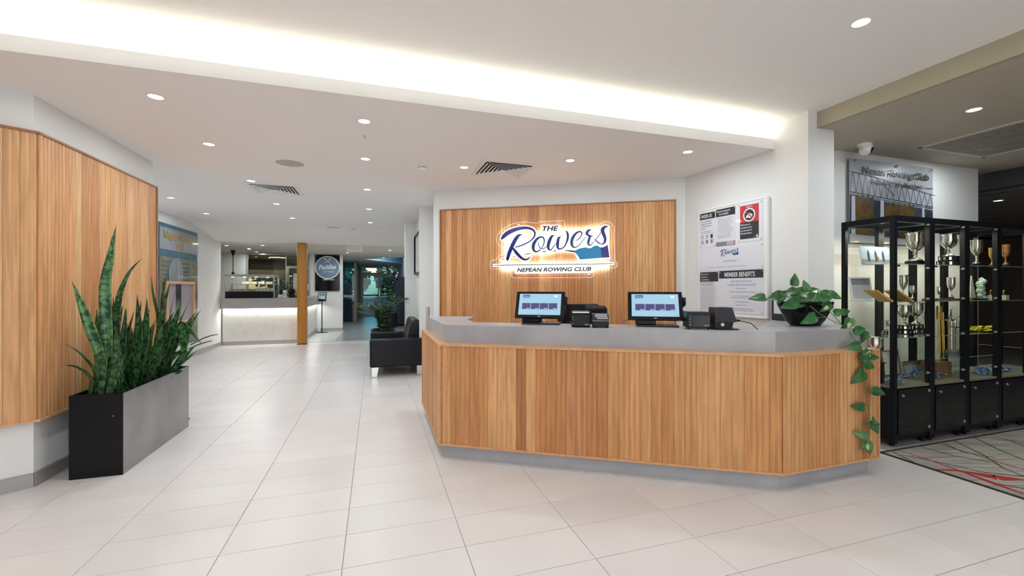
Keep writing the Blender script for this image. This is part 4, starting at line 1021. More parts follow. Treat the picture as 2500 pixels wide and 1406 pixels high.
snake('snake plant at the viewer end of the planter, with the tallest pointed leaf', [
    (.14, .12, 283, 551, -.02, .080, [(262, 850), (256, 710), (270, 620)]),
    (.15, .08, 176, 687, -.05, .075, [(245, 880), (212, 780)]),
    (.12, .05, 160, 840, -.1, .040, [(232, 910), (195, 862)]),
    (.10, .06, 155, 891, -.1, .045, [(222, 925), (190, 897)]),
    (.20, .14, 346, 631, .0, .055, [(282, 850), (288, 740), (312, 670)]),
    (.10, .17, 283, 800, -.05, .085, [(282, 900)]),
    (.22, .20, 277, 725, .02, .075, [(276, 850)]),
    (.18, .10, 236, 755, .02, .065, [(240, 850)]),
    (.16, .15, 230, 840, -.03, .055, [(240, 890)]),
    (.25, .10, 300, 745, .03, .065), (.25, .17, 309, 753, .02, .05), (.28, .22, 328, 860, -.12, .050, [(290, 905)]),
    (.12, .22, 302, 870, -.1, .045, [(285, 915)]), (.2, .06, 249, 668, .03, .018), (.2, .17, 262, 770, .0, .06), (.1, .13, 266, 840, -.02, .07), (.16, .22, 290, 830, -.03, .05), (.22, .08, 224, 800, .05, .06)])
snake('snake plant in the middle of the planter, a dense clump of upright leaves', [
    (.42, .12, 335, 720, 0, .065, [(336, 850)]), (.45, .16, 359, 728, 0, .060, [(352, 840)]), (.40, .10, 327, 760, .02, .05), (.50, .14, 345, 735, .03, .055),
    (.45, .22, 368, 870, -.15, .042, [(325, 905)]), (.48, .18, 374, 790, -.02, .07), (.40, .18, 322, 800, -.03, .065, [(318, 880)]), (.38, .08, 312, 790, .04, .05), (.52, .20, 385, 830, -.05, .06),
    (.44, .08, 350, 780, .06, .055), (.36, .22, 340, 840, -.06, .05), (.50, .10, 366, 755, .04, .05), (.42, .15, 332, 845, -.02, .06), (.47, .2, 352, 850, -.06, .055), (.38, .13, 306, 752, .02, .04),
    (.55, .22, 402, 866, -.12, .04), (.48, .05, 378, 800, .08, .05), (.43, .19, 300, 900, -.06, .035), (.53, .16, 366, 880, -.05, .05)])
snake('snake plant at the far end of the planter, leaves leaning out over the tiles', [
    (.78, .14, 369, 673, .0, .035, [(388, 800), (374, 720)]), (.80, .12, 407, 668, .05, .050, [(392, 790), (398, 720)]), (.78, .16, 415, 690, .0, .050, [(390, 860), (398, 760)]),
    (.85, .18, 444, 738, -.02, .060, [(415, 850), (425, 790)]), (.88, .20, 490, 757, .0, .045, [(440, 880), (462, 800)]), (.90, .22, 493, 840, -.1, .055, [(448, 860), (440, 795), (462, 805)]),
    (.82, .22, 420, 775, -.1, .045, [(395, 850)]), (.90, .16, 450, 850, 0, .05), (.86, .24, 462, 735, .0, .012), (.84, .22, 430, 700, .0, .014), (.92, .20, 480, 760, .02, .04), (.85, .12, 425, 760, .05, .055),
    (.92, .24, 476, 845, .1, .035, [(440, 880)]), (.93, .22, 480, 857, .15, .03, [(450, 880)]), (.8, .18, 400, 830, -.04, .055), (.9, .22, 432, 860, -.1, .05), (.75, .2, 392, 870, -.1, .045), (.95, .16, 456, 800, .05, .045),
    (.7, .14, 380, 780, .0, .05), (.72, .2, 398, 790, -.03, .055), (.83, .2, 418, 820, -.05, .06), (.68, .16, 372, 820, 0, .055), (.95, .24, 446, 905, -.02, .04), (.88, .13, 436, 790, .03, .05)])

# ================================================================== POTHOS IN THE BLACK BOWL
M['pothos'] = mat('pothos_leaf_green', (.022, .095, .032), .28, col2=(.075, .19, .06), scale=22, detail=5, lo=.4, hi=.75, objcol=True)
M['variegate'] = mat('cream_leaf_patch', (.45, .55, .25), .4)
M['vine'] = mat('pothos_vine', (.10, .16, .05), .5)
bq = F(1970, 796.5, ZT); bowl = thing('plant_bowl', 'gloss black boat-shaped planter bowl on the end of the counter', 'bowl', (bq.x+.045, bq.y+.085, ZT), math.atan2(dd.y, dd.x))
def sqbowl(prof, m, name, p=2.6):
    mb = MB(); n = len(prof); seg = 40; vs, fs = [], []
    for i in range(seg):
        t = 2*PI*i/seg; c_, s_n = math.cos(t), math.sin(t); k = (abs(c_)**p+abs(s_n)**p)**(-1/p)
        for rx, ry, h in prof: vs.append((rx*k*c_, ry*k*s_n, h))
    for i in range(seg):
        j = (i+1) % seg
        for k in range(n-1): fs.append((i*n+k, j*n+k, j*n+k+1, i*n+k+1))
    fs.append(tuple(i*n for i in range(seg))[::-1]); fs.append(tuple(i*n+n-1 for i in range(seg)))
    return sm(part(name, mb.add(vs, fs), m, bowl), 50)
sqbowl([(.122, .072, 0), (.158, .090, .035), (.198, .112, .10), (.236, .126, .165), (.243, .130, .190), (.235, .124, .190), (.195, .106, .158)], 'gloss', 'shell')
sqbowl([(.05, .03, .12), (.178, .108, .15), (.10, .06, .160)], 'soil', 'potting_mix', 2.6)
po = thing('pothos', 'green and cream pothos spilling from the black bowl and trailing down the desk end', 'plant', bowl.location+Vector((0, 0, .16)))
bo = po.location.copy()
def heart(name, c, size, ang, parent, tilt=(0, 0), col=(1, 1, 1), m='pothos', narrow=.63, droop=.25):
    """heart leaf: c attachment-centre, ang = direction of the tip in the facing plane (deg, 0=right, 90=up)"""
    pr = [(0, 0), (-.06, .22), (.02, .40), (.20, .47), (.42, .42), (.66, .27), (.86, .11), (1, 0)]
    vs = []; fs = []
    n = len(pr)
    for x, h in pr:
        for s, f in ((1, 1), (1, .5), (0, 0), (-1, .5), (-1, 1)):
            xx = x if s == 0 else x
            yy = s*h*f*narrow*1.15; zz = -.22*abs(h*f)+droop*x*x*-.6
            xc = (max(0, x) if s == 0 else x*f+max(0, x)*(1-f))
            vs.append(Vector((xc, yy, -zz*0+(.16*abs(h*f)) - droop*x*x*.6)))
    for i in range(n-1):
        for k in range(4): fs.append((i*5+k, i*5+k+1, (i+1)*5+k+1, (i+1)*5+k))
    # leaf plane: local x -> tip direction, z -> towards viewer
    a = math.radians(ang)
    R = Matrix.Rotation(tilt[1], 3, 'Z') @ Matrix.Rotation(tilt[0], 3, 'X') @ Matrix(((1, 0, 0), (0, 0, -1), (0, 1, 0))) @ Matrix.Rotation(a, 3, 'Z')
    me = bpy.data.meshes.new(name)
    me.from_pydata([R @ (v*size-Vector((size*.45, 0, 0)))+Vector(c) for v in vs], [], fs)
    me.materials.append(M[m]); me.update(); me.polygons.foreach_set('use_smooth', [True]*len(me.polygons))
    o = ob(name, me, parent, col=col); s_ = o.modifiers.new('solidify', 'SOLIDIFY'); s_.thickness = .0012
    su = o.modifiers.new('subsurf', 'SUBSURF'); su.levels = 1; su.render_levels = 1
    return o
# (px, py, size m, tip angle, tilt x, depth) of the leaves in the bowl and down the vine
YV = bowl.location.y-.02
def at_vine(x, y, dY=0.):
    if y > 835: dY = -.385-.00006*(y-835)
    elif y > 780 and x > 2040: dY -= .05
    return D(x, y, YV+dY)
LV = [(1940, 683, .085, 80, -.2, .05), (1967, 697, .075, 100, -.3, .02), (1990, 708, .075, 20, -.9, .06), (1955, 709, .09, 170, -.9, .02), (1930, 712, .08, 200, -.8, .0), (1850, 727, .10, 183, -1.1, -.02),
      (1895, 724, .11, 195, -.9, -.03), (1920, 717, .09, 160, -1.0, .03), (1958, 735, .11, 20, -.5, -.12), (1929, 743, .115, 200, -.3, -.16), (1985, 722, .10, 30, -.7, -.05), (2015, 727, .10, 10, -.7, -.08),
      (2025, 716, .095, 15, -1.0, .0), (2040, 722, .09, -20, -.7, -.05), (2005, 738, .05, -60, -.3, -.1), (1976, 780, .105, 205, -.2, -.18), (2018, 750, .085, 215, -.3, -.19), (2048, 761, .075, 20, -.5, -.16), (2064, 761, .07, 10, -.4, -.14),
      (1905, 731, .07, 230, -.5, -.05), (1948, 722, .08, 60, -.6, .0), (1975, 713, .07, 140, -.8, .07), (2000, 715, .07, 60, -.9, .09),
      (2071, 792, .085, 250, -.3, -.22), (2062, 800, .06, 200, -.4, -.2), (2100, 805, .085, 10, -.3, -.22), (2110, 822, .075, 250, -.2, -.2), (2083, 846, .09, 190, -.1, -.26), (2112, 865, .085, 60, -.2, -.28), (2120, 860, .06, 15, -.4, -.27), (2133, 872, .06, -5, -.5, -.26),
      (2123, 892, .085, -20, -.15, -.28), (2097, 921, .11, 215, -.2, -.30), (2145, 957, .08, -20, -.1, -.28), (2096, 993, .08, 175, -.1, -.28), (2136, 1043, .08, -60, -.1, -.28), (2133, 1025, .05, 70, -.3, -.28), (2140, 1034, .05, -5, -1.1, -.29),
      (2102, 1060, .075, 165, -.1, -.29), (2120, 1093, .085, -70, -.1, -.29)]
rl = random.Random(8)
for x, y, s_z, an, tl, dY in LV:
    k = .75+.7*rl.random(); kk = .9+.25*rl.random()
    heart('leaf', at_vine(x, y, dY)-bo, s_z*1.3, an, po, (tl*.6, rl.uniform(-.25, .25)), (k*kk, k, k*.9), droop=.2)
for x, y, s_z, an, dY in ((2016, 752, .045, 215, -.195), (2121, 863, .05, 60, -.285), (2072, 795, .045, 250, -.225), (2118, 1092, .045, -70, -.295)):
    heart('leaf_variegation', at_vine(x, y, dY-.004)-bo, s_z, an, po, (-.1, 0), m='variegate', droop=.1)
def vine(pts, r=.0028): part('vine_stem', MB().tube([at_vine(x, y, d)-bo for x, y, d in pts], r, 6), 'vine', po, smooth=True)
vine([(1960, 740, 0), (1975, 745, -.12), (2000, 765, -.17), (2030, 782, -.19), (2055, 792, -.2), (2072, 806, -.22), (2090, 835, -.25), (2104, 850, -.27), (2108, 880, -.29), (2109, 920, -.30), (2112, 960, -.29), (2120, 1000, -.29), (2122, 1030, -.29), (2116, 1075, -.29), (2112, 1095, -.29)])
vine([(1990, 730, 0), (2020, 755, -.17), (2040, 775, -.18), (2058, 795, -.2), (2078, 815, -.23), (2095, 842, -.26)])
vine([(2108, 925, -.295), (2118, 950, -.29), (2130, 957, -.28)], .0018); vine([(2122, 1000, -.29), (2116, 975, -.29), (2108, 940, -.30)], .0018); vine([(1978, 775, -.17), (2008, 775, -.17), (2020, 776, -.18)], .0018)
vine([(2112, 1095, -.29), (2100, 1098, -.29), (2090, 1096, -.30), (2083, 1090, -.30)], .0012)
for x, y, s_z, an, tl, dY in LV[:17]: vine([(1965+rl.uniform(-25, 25), 745, .0), ((1965+x)/2, (740+y)/2-4, dY*.5), (x-8*math.cos(math.radians(an)), y+8*math.sin(math.radians(an)), dY)], .0016)
# ================================================================== LEAFY POT PLANT BEHIND THE ARMCHAIR
M['zz'] = mat('dark_glossy_leaf', (.012, .055, .014), .3, col2=(.06, .13, .03), scale=8, lo=.35, hi=.7, objcol=True)
pt = thing('round_pot', 'low round black pot on the floor behind the armchair', 'pot', W(.15, 8.75))
lathe_part('shell', [(.16, 0), (.20, .10), (.225, .40), (.232, .56), (.220, .565), (.205, .52)], 'black', pt, 32); lathe_part('potting_mix', [(.0001, .52), (.207, .52)], 'soil', pt, 24)
def leaf_mesh(nm, m, L=.10, wd=.036):
    vs = []; fs = []
    for i, (t, h) in enumerate(((0, .03), (.25, .8), (.5, 1), (.78, .6), (1, .02))):
        for s in (-1, 0, 1): vs.append((t*L, s*h*wd/2, -.10*L*t*t-(.0 if s else .006)))
    for i in range(4):
        for k in range(2): fs.append((i*3+k, i*3+k+1, (i+1)*3+k+1, (i+1)*3+k))
    return MB().add(vs, fs).mesh(nm, M[m], True)
zl = leaf_mesh('leaf', 'zz', .105, .060)
def bushy(name, label, loc, stems, hgt, spread, leaves, lm, ls=1., lean=(0, 0), seed=1, cat='plant', droop=.12):
    r = random.Random(seed); t = thing(name, label, cat, loc)
    for k in range(stems):
        a_ = 2*PI*k/stems+r.uniform(-.3, .3); sp_ = spread*(.35+.65*r.random()); h = hgt*(.6+.4*r.random())
        tip = Vector((math.cos(a_)*sp_+lean[0], math.sin(a_)*sp_+lean[1], h)); base = Vector((math.cos(a_)*.05, math.sin(a_)*.05, 0))
        mid = base.lerp(tip, .55)+Vector((-math.cos(a_)*sp_*.22, -math.sin(a_)*sp_*.22, h*.12)); tip.z -= droop*sp_
        C = catmull([tuple(base), tuple(mid), tuple(tip)], 8)
        st = part('stem', MB().tube(C, .004, 5), 'vine', t)
        for j in range(leaves):
            q_ = .18+.82*j/leaves; i0 = int(q_*(len(C)-1)); p = Vector(C[i0]); d = (Vector(C[min(i0+1, len(C)-1)])-Vector(C[max(i0-1, 0)])).normalized()
            sd_ = d.cross(Vector((0, 0, 1))).normalized()*(1 if j % 2 else -1)
            dr = (sd_*1.0+d*.30+Vector((r.uniform(-.3, .3), r.uniform(-.3, .3), r.uniform(-.1, .4)))).normalized()
            q = dr.to_track_quat('X', 'Z'); k_ = .6+.8*r.random(); ss = ls*(.75+.5*r.random())
            o = ob('leaf', lm, st, p, q.to_euler(), (k_*1.1, k_, k_*.8)); o.scale = (ss, ss, ss)
    return t
bushy('leafy_plant', 'bushy green plant with arching stems in the round pot behind the armchair', W(.15, 8.75, .52), 28, .76, .60, 20, zl, .9, seed=5)
# ================================================================== TROPHY CABINETS
CW, CD, CHt = .487, .436, 1.969
ZD = .515
SH = [1.563, 1.236, .925, .717]
M['glass_shelf'] = glass_mat('greenish_shelf_glass', (.86, .93, .89), 1.0)
M['glass_cab'] = glass_mat('cabinet_glass', (.965, .975, .955), .9, ior=1.4)
M['shelf_edge'] = mat('glass_edge', (.25, .34, .30), .3)
M['deck'] = mat('cabinet_deck', (.20, .17, .13), .6)
def cabinet(i, label, shelves, left_glass=True):
    t = thing('display_cabinet', label, 'display cabinet', W(4.189+i*CW, 2.488), TH, 'glass trophy cabinets in a row')
    pw = .036
    for x in (0, CW-pw):
        for y in (0, CD-pw): part('post', MB().box(x+.001, x+pw-.001, y, y+pw, .03, CHt), 'blackm', t)
    part('top_frame', MB().box(pw, CW-pw, 0, pw, CHt-.05, CHt).box(pw, CW-pw, CD-pw, CD, CHt-.05, CHt).box(.001, pw-.001, pw, CD-pw, CHt-.05, CHt).box(CW-pw+.001, CW-.001, pw, CD-pw, CHt-.05, CHt), 'blackm', t)
    part('base_box', MB().box(pw, CW-pw, .012, CD-.01, .06, ZD-.02).box(.004, pw, pw, CD-pw, .05, ZD-.02).box(CW-pw, CW-.004, pw, CD-pw, .05, ZD-.02), 'blackm', t)
    part('deck_panel', MB().box(.004, CW-.004, .004, CD-.004, ZD-.02, ZD), 'deck', t)
    d = part('base_door', MB().box(pw+.004, CW-pw-.004, -.006, .012, .10, ZD-.03), 'gloss', t)
    part('knob', MB().lathe([(.006, 0), (.006, .012), (.013, .018), (.011, .026), (.0001, .028)], 14, T=Matrix.Translation((pw+.03, -.006, ZD-.075)) @ Matrix.Rotation(PI/2, 4, 'X')), 'chrome', d, smooth=True)
    for z in (.13, ZD-.07): part('hinge', MB().box(CW-pw-.03, CW-pw-.006, -.010, -.006, z, z+.022), 'base', d)
    gd = part('glass_door', MB().box(pw, CW-pw, .006, .011, ZD+.003, CHt-.055), 'glass_cab', t)
    for z in (.60, .93, 1.25, 1.52, 1.90): part('hinge', MB().box(CW-pw-.022, CW-pw, -.002, .014, z, z+.016), 'base', gd)
    part('lock', MB().box(pw, pw+.03, -.004, .014, 1.535, 1.55), 'chrome', gd)
    if i == 0: part('side_glass', MB().box(.012, .017, pw, CD-pw, ZD, CHt-.05), 'glass_cab', t)
    for z in shelves:
        s = part('glass_shelf', MB().box(.008, CW-.008, .03, CD-.02, z-.006, z), 'glass_shelf', t)
        part('shelf_edge', MB().box(.008, CW-.008, .028, .030, z-.006, z), 'shelf_edge', s)
    for x in (.05, CW-.05):
        for y in (.05, CD-.05): part('foot', MB().cyl(.018, 0, .05, 10, x, y), 'black', t)
    area('cabinet_fill', (CW/2, CD/2, CHt-.07), .12, 3.2, (1, .93, .72), parent=t)  # added fill with no fitting, warms and brightens the shelves
    return t
cabinet(0, 'black framed glass cabinet at the desk end of the row, with its open glass side', SH[:3])
cabinet(1, 'second black glass cabinet from the desk, holding the tall silver column trophies', SH)
cabinet(2, 'third black glass cabinet from the desk, with a yellow sash on a shelf', SH)
cabinet(3, 'fourth black glass cabinet from the desk, with small gold medal trophies', SH[:3])
cabinet(4, 'fifth black glass cabinet from the desk, cut by the picture edge', SH[:3])
GT = 'trophies in the glass cabinets'
def at_shelf(x, z, a=2.68): 
    p = V(x, 700, W(0, a), W(1, a)); return Vector((p.x, p.y, z+.0005))
def cup(x, z, h, label, r=.05, base=.04, m='silver', handles=True, a=2.70, tiers=1, bm='black'):
    t = thing('trophy_cup', label, 'trophy', at_shelf(x, z, a), TH, GT)
    zz = 0
    for k in range(tiers):
        rr_ = base*(1.5-.25*k) if tiers > 1 else base
        hh = h*.13 if tiers == 1 else h*.15
        part('plinth', MB().cyl(rr_, zz, zz+hh-.001, 20), bm, t, smooth=True)
        if tiers > 1:
            mb = MB()
            for q in range(12): mb.box(rr_*.985, rr_+.002, -.008, .008, zz+hh*.2, zz+hh*.8, Matrix.Rotation(q*PI/6+.1, 4, 'Z'))
            part('name_plates', mb, 'silver', t)
        zz += hh
    H_ = h-zz
    pr = [(base*.75, 0), (base*.7, H_*.05), (r*.22, H_*.12), (r*.14, H_*.22), (r*.26, H_*.28), (r*.16, H_*.33), (r*.45, H_*.38), (r*.86, H_*.52), (r, H_*.72), (r*.95, H_*.88), (r*1.06, H_), (r*1.0, H_*.995), (r*.88, H_*.86), (r*.8, H_*.6), (.0001, H_*.46)]
    sm(part('bowl', MB().lathe([(a_, b_+zz) for a_, b_ in pr], 24), m, t), 45)
    if handles:
        for s in (-1, 1):
            part('handle', MB().tube([(s*r*.92, 0, zz+H_*.84), (s*r*1.4, 0, zz+H_*.92), (s*r*1.55, 0, zz+H_*.72), (s*r*1.25, 0, zz+H_*.55), (s*r*.82, 0, zz+H_*.50)], r*.075, 6), m, t, smooth=True)
    return t
def column(x, z, h, label, a=2.7, m='silver'):
    t = thing('column_trophy', label, 'trophy', at_shelf(x, z, a), TH, GT)
    part('plinth', MB().box(-.035, .035, -.03, .03, 0, .03), 'mgrey', t)
    mb = MB()
    for s in (-1, 1): mb.cyl(.010, .03, h*.72, 10, s*.016)
    part('column', mb, m, t, smooth=True)
    part('cap', MB().box(-.034, .034, -.022, .022, h*.72, h*.75), m, t)
    part('figure', MB().tube([(0, 0, h*.75), (0, 0, h*.84), (.006, 0, h*.92)], [.012, .014, .006], 8).ball(.010, .004, 0, h*.95, 8, 6).tube([(-.03, 0, h*.80), (0, 0, h*.88), (.03, 0, h)], .004, 5), m, t)
    return t
M['photo_sky'] = mat('photo_sky_print', (.42, .52, .62), .4); M['photo_dark'] = mat('photo_figures_print', (.05, .07, .11), .4); M['goldplaque'] = mat('gold_plaque', (.62, .36, .08), .3, metal=.6, col2=(.5, .26, .05), scale=12)
M['ribbon'] = mat('blue_medal_ribbon', (.03, .12, .45), .5, col2=(.45, .55, .70), scale=38, lo=.48, hi=.6); M['hivis'] = mat('yellow_sash', (.70, .72, .02), .5, col2=(.85, .35, .02), scale=9, lo=.52, hi=.6)
M['oldwood'] = mat('varnished_wood_base', (.20, .085, .035), .35, col2=(.28, .12, .05), scale=6, stretch=(1, 1, 6))
def framed(name, x0, x1, z, h, label, fm, pm, a=2.74, tilt=-8, cat='photo', detail=None):
    p0, p1 = at_shelf(x0, z, a), at_shelf(x1, z, a); w_ = (p1-p0).length
    t = thing(name, label, cat, p0, TH); t.rotation_euler = (math.radians(tilt), 0, TH)
    f_ = .012 if fm != 'none' else 0
    if f_:
        for q in ((0, f_, 0, h), (w_-f_, w_, 0, h), (f_, w_-f_, 0, f_), (f_, w_-f_, h-f_, h)): part('frame_rail', MB().box(q[0], q[1], -.008, .008, q[2], q[3]), fm, t)
    o = part('picture', MB().box(f_, w_-f_, -.002, .004, f_, h-f_), pm, t)
    if detail: detail(t, w_, h, o)
    return t
def rowers_pic(t, w_, h, o):
    part('print_field', MB().box(.0, w_, -.003, -.002, .0, h*.30), 'mgrey', o)
    for k in range(3):
        x = w_*(.25+.25*k); part('print_figure', MB().box(x-.014, x+.014, -.0036, -.003, h*.18, h*.68).box(x-.006, x+.006, -.0036, -.003, h*.68, h*.80), 'photo_dark', o)
    part('print_cup', MB().lathe([(.0001, 0), (.014, .01), (.018, .035), (.004, .0), ], 8, w_*.55, -.004, h*.25, 1, .05), 'goldplaque', o)
    text('LIFE MEMBERS CUP', 'white', o, (w_*.08, -.0040, h*.06), (1, 0, 0), (0, 0, 1), w_*.84, .009)
framed('team_photo', 2105, 2176, SH[0], .170, 'photo print of three rowers under a pale sky, on the top shelf beside the column', 'none', 'photo_sky', detail=rowers_pic)
def street(t, w_, h, o):
    mb = MB()
    for k in range(6): mb.box(.02+k*(w_-.05)/6, .03+k*(w_-.05)/6, -.003, -.002, .03, .06+.05*((k*7) % 3)/2)
    part('print_shapes', mb, 'lgrey', o); part('print_band', MB().box(.012, w_-.012, -.003, -.0021, h*.68, h-.012), 'mgrey', o)
framed('framed_photo', 2080, 2131, SH[1], .215, 'grey photo in a white frame on the second shelf down, beside the gold plaques', 'white', 'lgrey', detail=street)
for x, lb in ((2118, 'open gold plaque propped beside the white framed photo'), (2168, 'gold plaque lying propped against the cabinet corner post')):
    t = thing('gold_plaque', lb, 'plaque', at_shelf(x, SH[1], 2.60), TH-.5, GT)
    T = Matrix.Translation((.03, 0, .012)) @ Matrix.Rotation(math.radians(-38), 4, 'Y') @ Matrix.Identity(4)
    part('plaque_board', MB().box(-.13, .02, -.09, .09, .0, .014, Matrix.Translation((.12, 0, .008)) @ Matrix.Rotation(math.radians(38), 4, 'Y')), 'goldplaque', t)
    part('inset', MB().box(-.10, -.02, -.05, .05, .014, .017, Matrix.Translation((.12, 0, .008)) @ Matrix.Rotation(math.radians(38), 4, 'Y')), 'black', t)
    part('easel', MB().tube([(.12, 0, .01), (.02, 0, .095)], .004, 5), 'gold', t)
cup(2235, SH[0], .30, 'large silver cup on a broad black plinth, top shelf of the end cabinet', .070, .075, a=2.66)
cup(2316, SH[0], .30, 'silver cup on a tiered black base with name plates, top shelf of second cabinet', .062, .060, tiers=2, a=2.64)
cup(2384, SH[0], .27, 'silver cup on a dark plinth, top shelf of the third cabinet', .045, .035)
cup(2422, SH[0], .20, 'small gold topped cup on the top shelf of the third cabinet', .026, .022, 'gold', False)
cup(2455, SH[0], .24, 'dark bronze cup on the top shelf of the fourth cabinet', .035, .030, 'oldwood')
cup(2205, SH[1], .24, 'slim crystal-like silver goblet behind the gold plaques', .035, .032, handles=False, a=2.78)
cup(2228, SH[1], .14, 'small silver goblet behind the gold plaques near the second cabinet', .022, .022, handles=False, a=2.72)
cup(2292, SH[1], .13, 'short silver goblet on the second shelf of the second cabinet', .018, .02, handles=False, a=2.7)
cup(2322, SH[1], .22, 'slender two-handled silver cup with draped medals, second shelf of the second cabinet', .032, .022, a=2.72)
for x0_, x1_, lb in ((2282, 2305, 'black bordered flat case on the second shelf'), (2312, 2345, 'red and wood flat case on the second shelf')):
    p0, p1 = at_shelf(x0_, SH[1], 2.58), at_shelf(x1_, SH[1], 2.58)
    t = thing('medal_case', lb, 'case', p0, TH); part('case_body', MB().box(0, (p1-p0).length, 0, .10, 0, .012), 'oldwood', t); part('case_lid', MB().box(.004, (p1-p0).length-.004, .004, .096, .012, .017), 'banner', t)
sl_ = thing('sail_trophy', 'triangular wooden sail-shaped trophy in the third cabinet', 'trophy', at_shelf(2376, SH[1], 2.72), TH, GT)
part('sail', MB().extr([(-.045, 0, .02), (.045, 0, .02), (-.02, 0, .24)], (0, .012, 0)), 'cream', sl_); part('plinth', MB().box(-.055, .055, -.02, .03, 0, .02), 'oldwood', sl_)
M['crystal'] = mat('rough_crystal', (.55, .68, .60), .12, spec=.8, bump=1.0, scale=60)
cr = thing('crystal_trophy', 'jagged greenish crystal sculpture in the third cabinet', 'trophy', at_shelf(2396, SH[1], 2.66), TH, GT)
mb = MB(); r_c = random.Random(6)
for k in range(9): mb.ball(.018+.018*r_c.random(), r_c.uniform(-.018, .022), r_c.uniform(-.01, .01), .02+k*.023, 6, 4)
part('carving', mb, 'crystal', cr); part('plinth', MB().box(-.05, .04, -.03, .03, 0, .012), 'black', cr)
for x, lb in ((2421, 'small round gold medal trophy on a white block, beside the cabinet post'), (2453, 'small round gold medal trophy on a white block in the fourth cabinet')):
    t = thing('medal_trophy', lb, 'trophy', at_shelf(x, SH[1], 2.62), TH, GT)
    part('block', MB().box(-.026, .026, -.02, .02, 0, .045), 'cream', t)
    T = Matrix.Translation((0, 0, .072)) @ Matrix.Rotation(PI/2, 4, 'X')
    part('disc', MB().lathe([(.012, -.004), (.026, -.005), (.026, .005), (.012, .004), (.0001, .006)], 20, T=T), 'gold', t, smooth=True)
for x, h, lb, hh in ((2208, .27, 'big two-handled silver cup on a base of name plates, end cabinet', True), (2236, .29, 'tall lidded silver cup on a plated base beside the big two-handled cup', True), (2170, .13, 'low plated trophy base with small cup at the glass end', False), (2262, .20, 'silver cup on a plated base against the second cabinet', False)):
    cup(x, SH[2], h, lb, .055 if h > .2 else .03, .045 if h > .2 else .035, tiers=2, a=2.72, handles=hh)
for x, lb in ((2293, 'miniature gold oars crossed upright in the second cabinet'), (2303, 'second pair of upright miniature oars in the second cabinet')):
    t = thing('oar_trophy', lb, 'trophy', at_shelf(x, SH[3], 2.74), TH, GT)
    part('shaft', MB().tube([(0, 0, .0), (-.03, .0, .42)], .005, 6).tube([(.02, 0, 0), (.0, .0, .40)], .005, 6), 'gold', t); part('blade', MB().box(-.045, -.018, -.003, .003, .33, .46), 'goldplaque', t)
column(2320, SH[3], .44, 'tall twin-column silver trophy in the second cabinet'); column(2345, SH[3], .43, 'second tall silver column trophy, beside the cabinet post'); column(2332, SH[3], .36, 'shorter silver column trophy between the two tall ones', 2.62)
p0, p1 = at_shelf(2284, SH[3], 2.60), at_shelf(2346, SH[3], 2.60)
t = thing('trophy_box', 'long varnished wooden trophy base with brass rail under the column trophies', 'trophy', W(0, 0), 0, GT); t.location = at_shelf(2286, ZD, 2.62); t.rotation_euler = (0, 0, TH)
part('box_body', MB().box(0, .22, 0, .12, .0, .14), 'oldwood', t); part('box_rail', MB().box(-.004, .224, -.004, .124, .0, .012), 'goldplaque', t)
def heap(name, x0, x1, z, label, m, a=2.60, h=.035, seed=1, cat='ribbons'):
    r = random.Random(seed); p0, p1 = at_shelf(x0, z, a), at_shelf(x1, z, a); L = (p1-p0).length
    t = thing(name, label, cat, p0, TH); 
    for k in range(max(5, int(L/.035))):
        pts = []; x = r.uniform(0, L*.8); y = r.uniform(-.04, .08)
        for j in range(5): pts.append((x+j*L*.06*r.uniform(.3, 1.2), y+r.uniform(-.03, .03), .004+r.random()*h))
        C = catmull(pts, 4); mb = MB(); vs = []; fs = []
        for i, c in enumerate(C): vs += [(c[0], c[1]-.012, c[2]), (c[0]+.004, c[1]+.012, c[2]+.004)]
        for i in range(len(C)-1): fs.append((2*i, 2*i+1, 2*i+3, 2*i+2))
        o = part('ribbon', mb.add(vs, fs), m, t); s_ = o.modifiers.new('solidify', 'SOLIDIFY'); s_.thickness = .002
        if m == 'ribbon' and k % 2: part('medal', MB().cyl(.018, 0, .003, 14, C[0][0], C[0][1]-.01), 'gold', t)
    return t
heap('medal_ribbons', 2140, 2205, ZD, 'blue and white medal ribbons heaped on the deck at the glass end', 'ribbon', 2.58, .05, 1)
heap('medal_ribbons', 2208, 2262, ZD, 'blue medal ribbons under the silver photo in the end cabinet', 'ribbon', 2.66, .08, 2)
heap('medal_ribbons', 2284, 2345, ZD, 'blue medal ribbons along the deck of the second cabinet', 'ribbon', 2.60, .05, 3)
heap('medal_ribbons', 2368, 2425, ZD, 'blue medal ribbons along the deck of the third cabinet', 'ribbon', 2.60, .05, 4)
heap('medal_ribbons', 2444, 2480, ZD, 'small pile of blue ribbons in the fourth cabinet', 'ribbon', 2.60, .04, 5)
heap('sash', 2366, 2426, SH[2], 'folded yellow and orange sash on a shelf of the third cabinet', 'hivis', 2.62, .05, 6, 'sash')
framed('framed_photo', 2206, 2262, ZD, .13, 'pale silver framed team photo on the deck of the end cabinet', 'silver', 'lgrey', 2.80, detail=street)
framed('certificate', 2158, 2200, ZD, .24, 'certificate in a thin wooden frame leaning on the deck of the end cabinet', 'oldwood', 'cream', 2.82)
cup(2134, .70, .22, 'fluted silver cup at the glass end of the end cabinet', .065, .05, handles=False, a=2.66)
for o in list(COL.objects):
    if o.get('label') == 'fluted silver cup at the glass end of the end cabinet': o.location.z = ZD+.185
st_ = thing('display_stand', 'black riser carrying the fluted silver cup in the end cabinet', 'stand', at_shelf(2134, ZD, 2.66), TH)
part('riser_top', MB().box(-.06, .06, -.06, .06, .175, .184), 'black', st_); part('riser_leg', MB().box(-.05, .05, -.05, .05, 0, .175), 'black', st_)
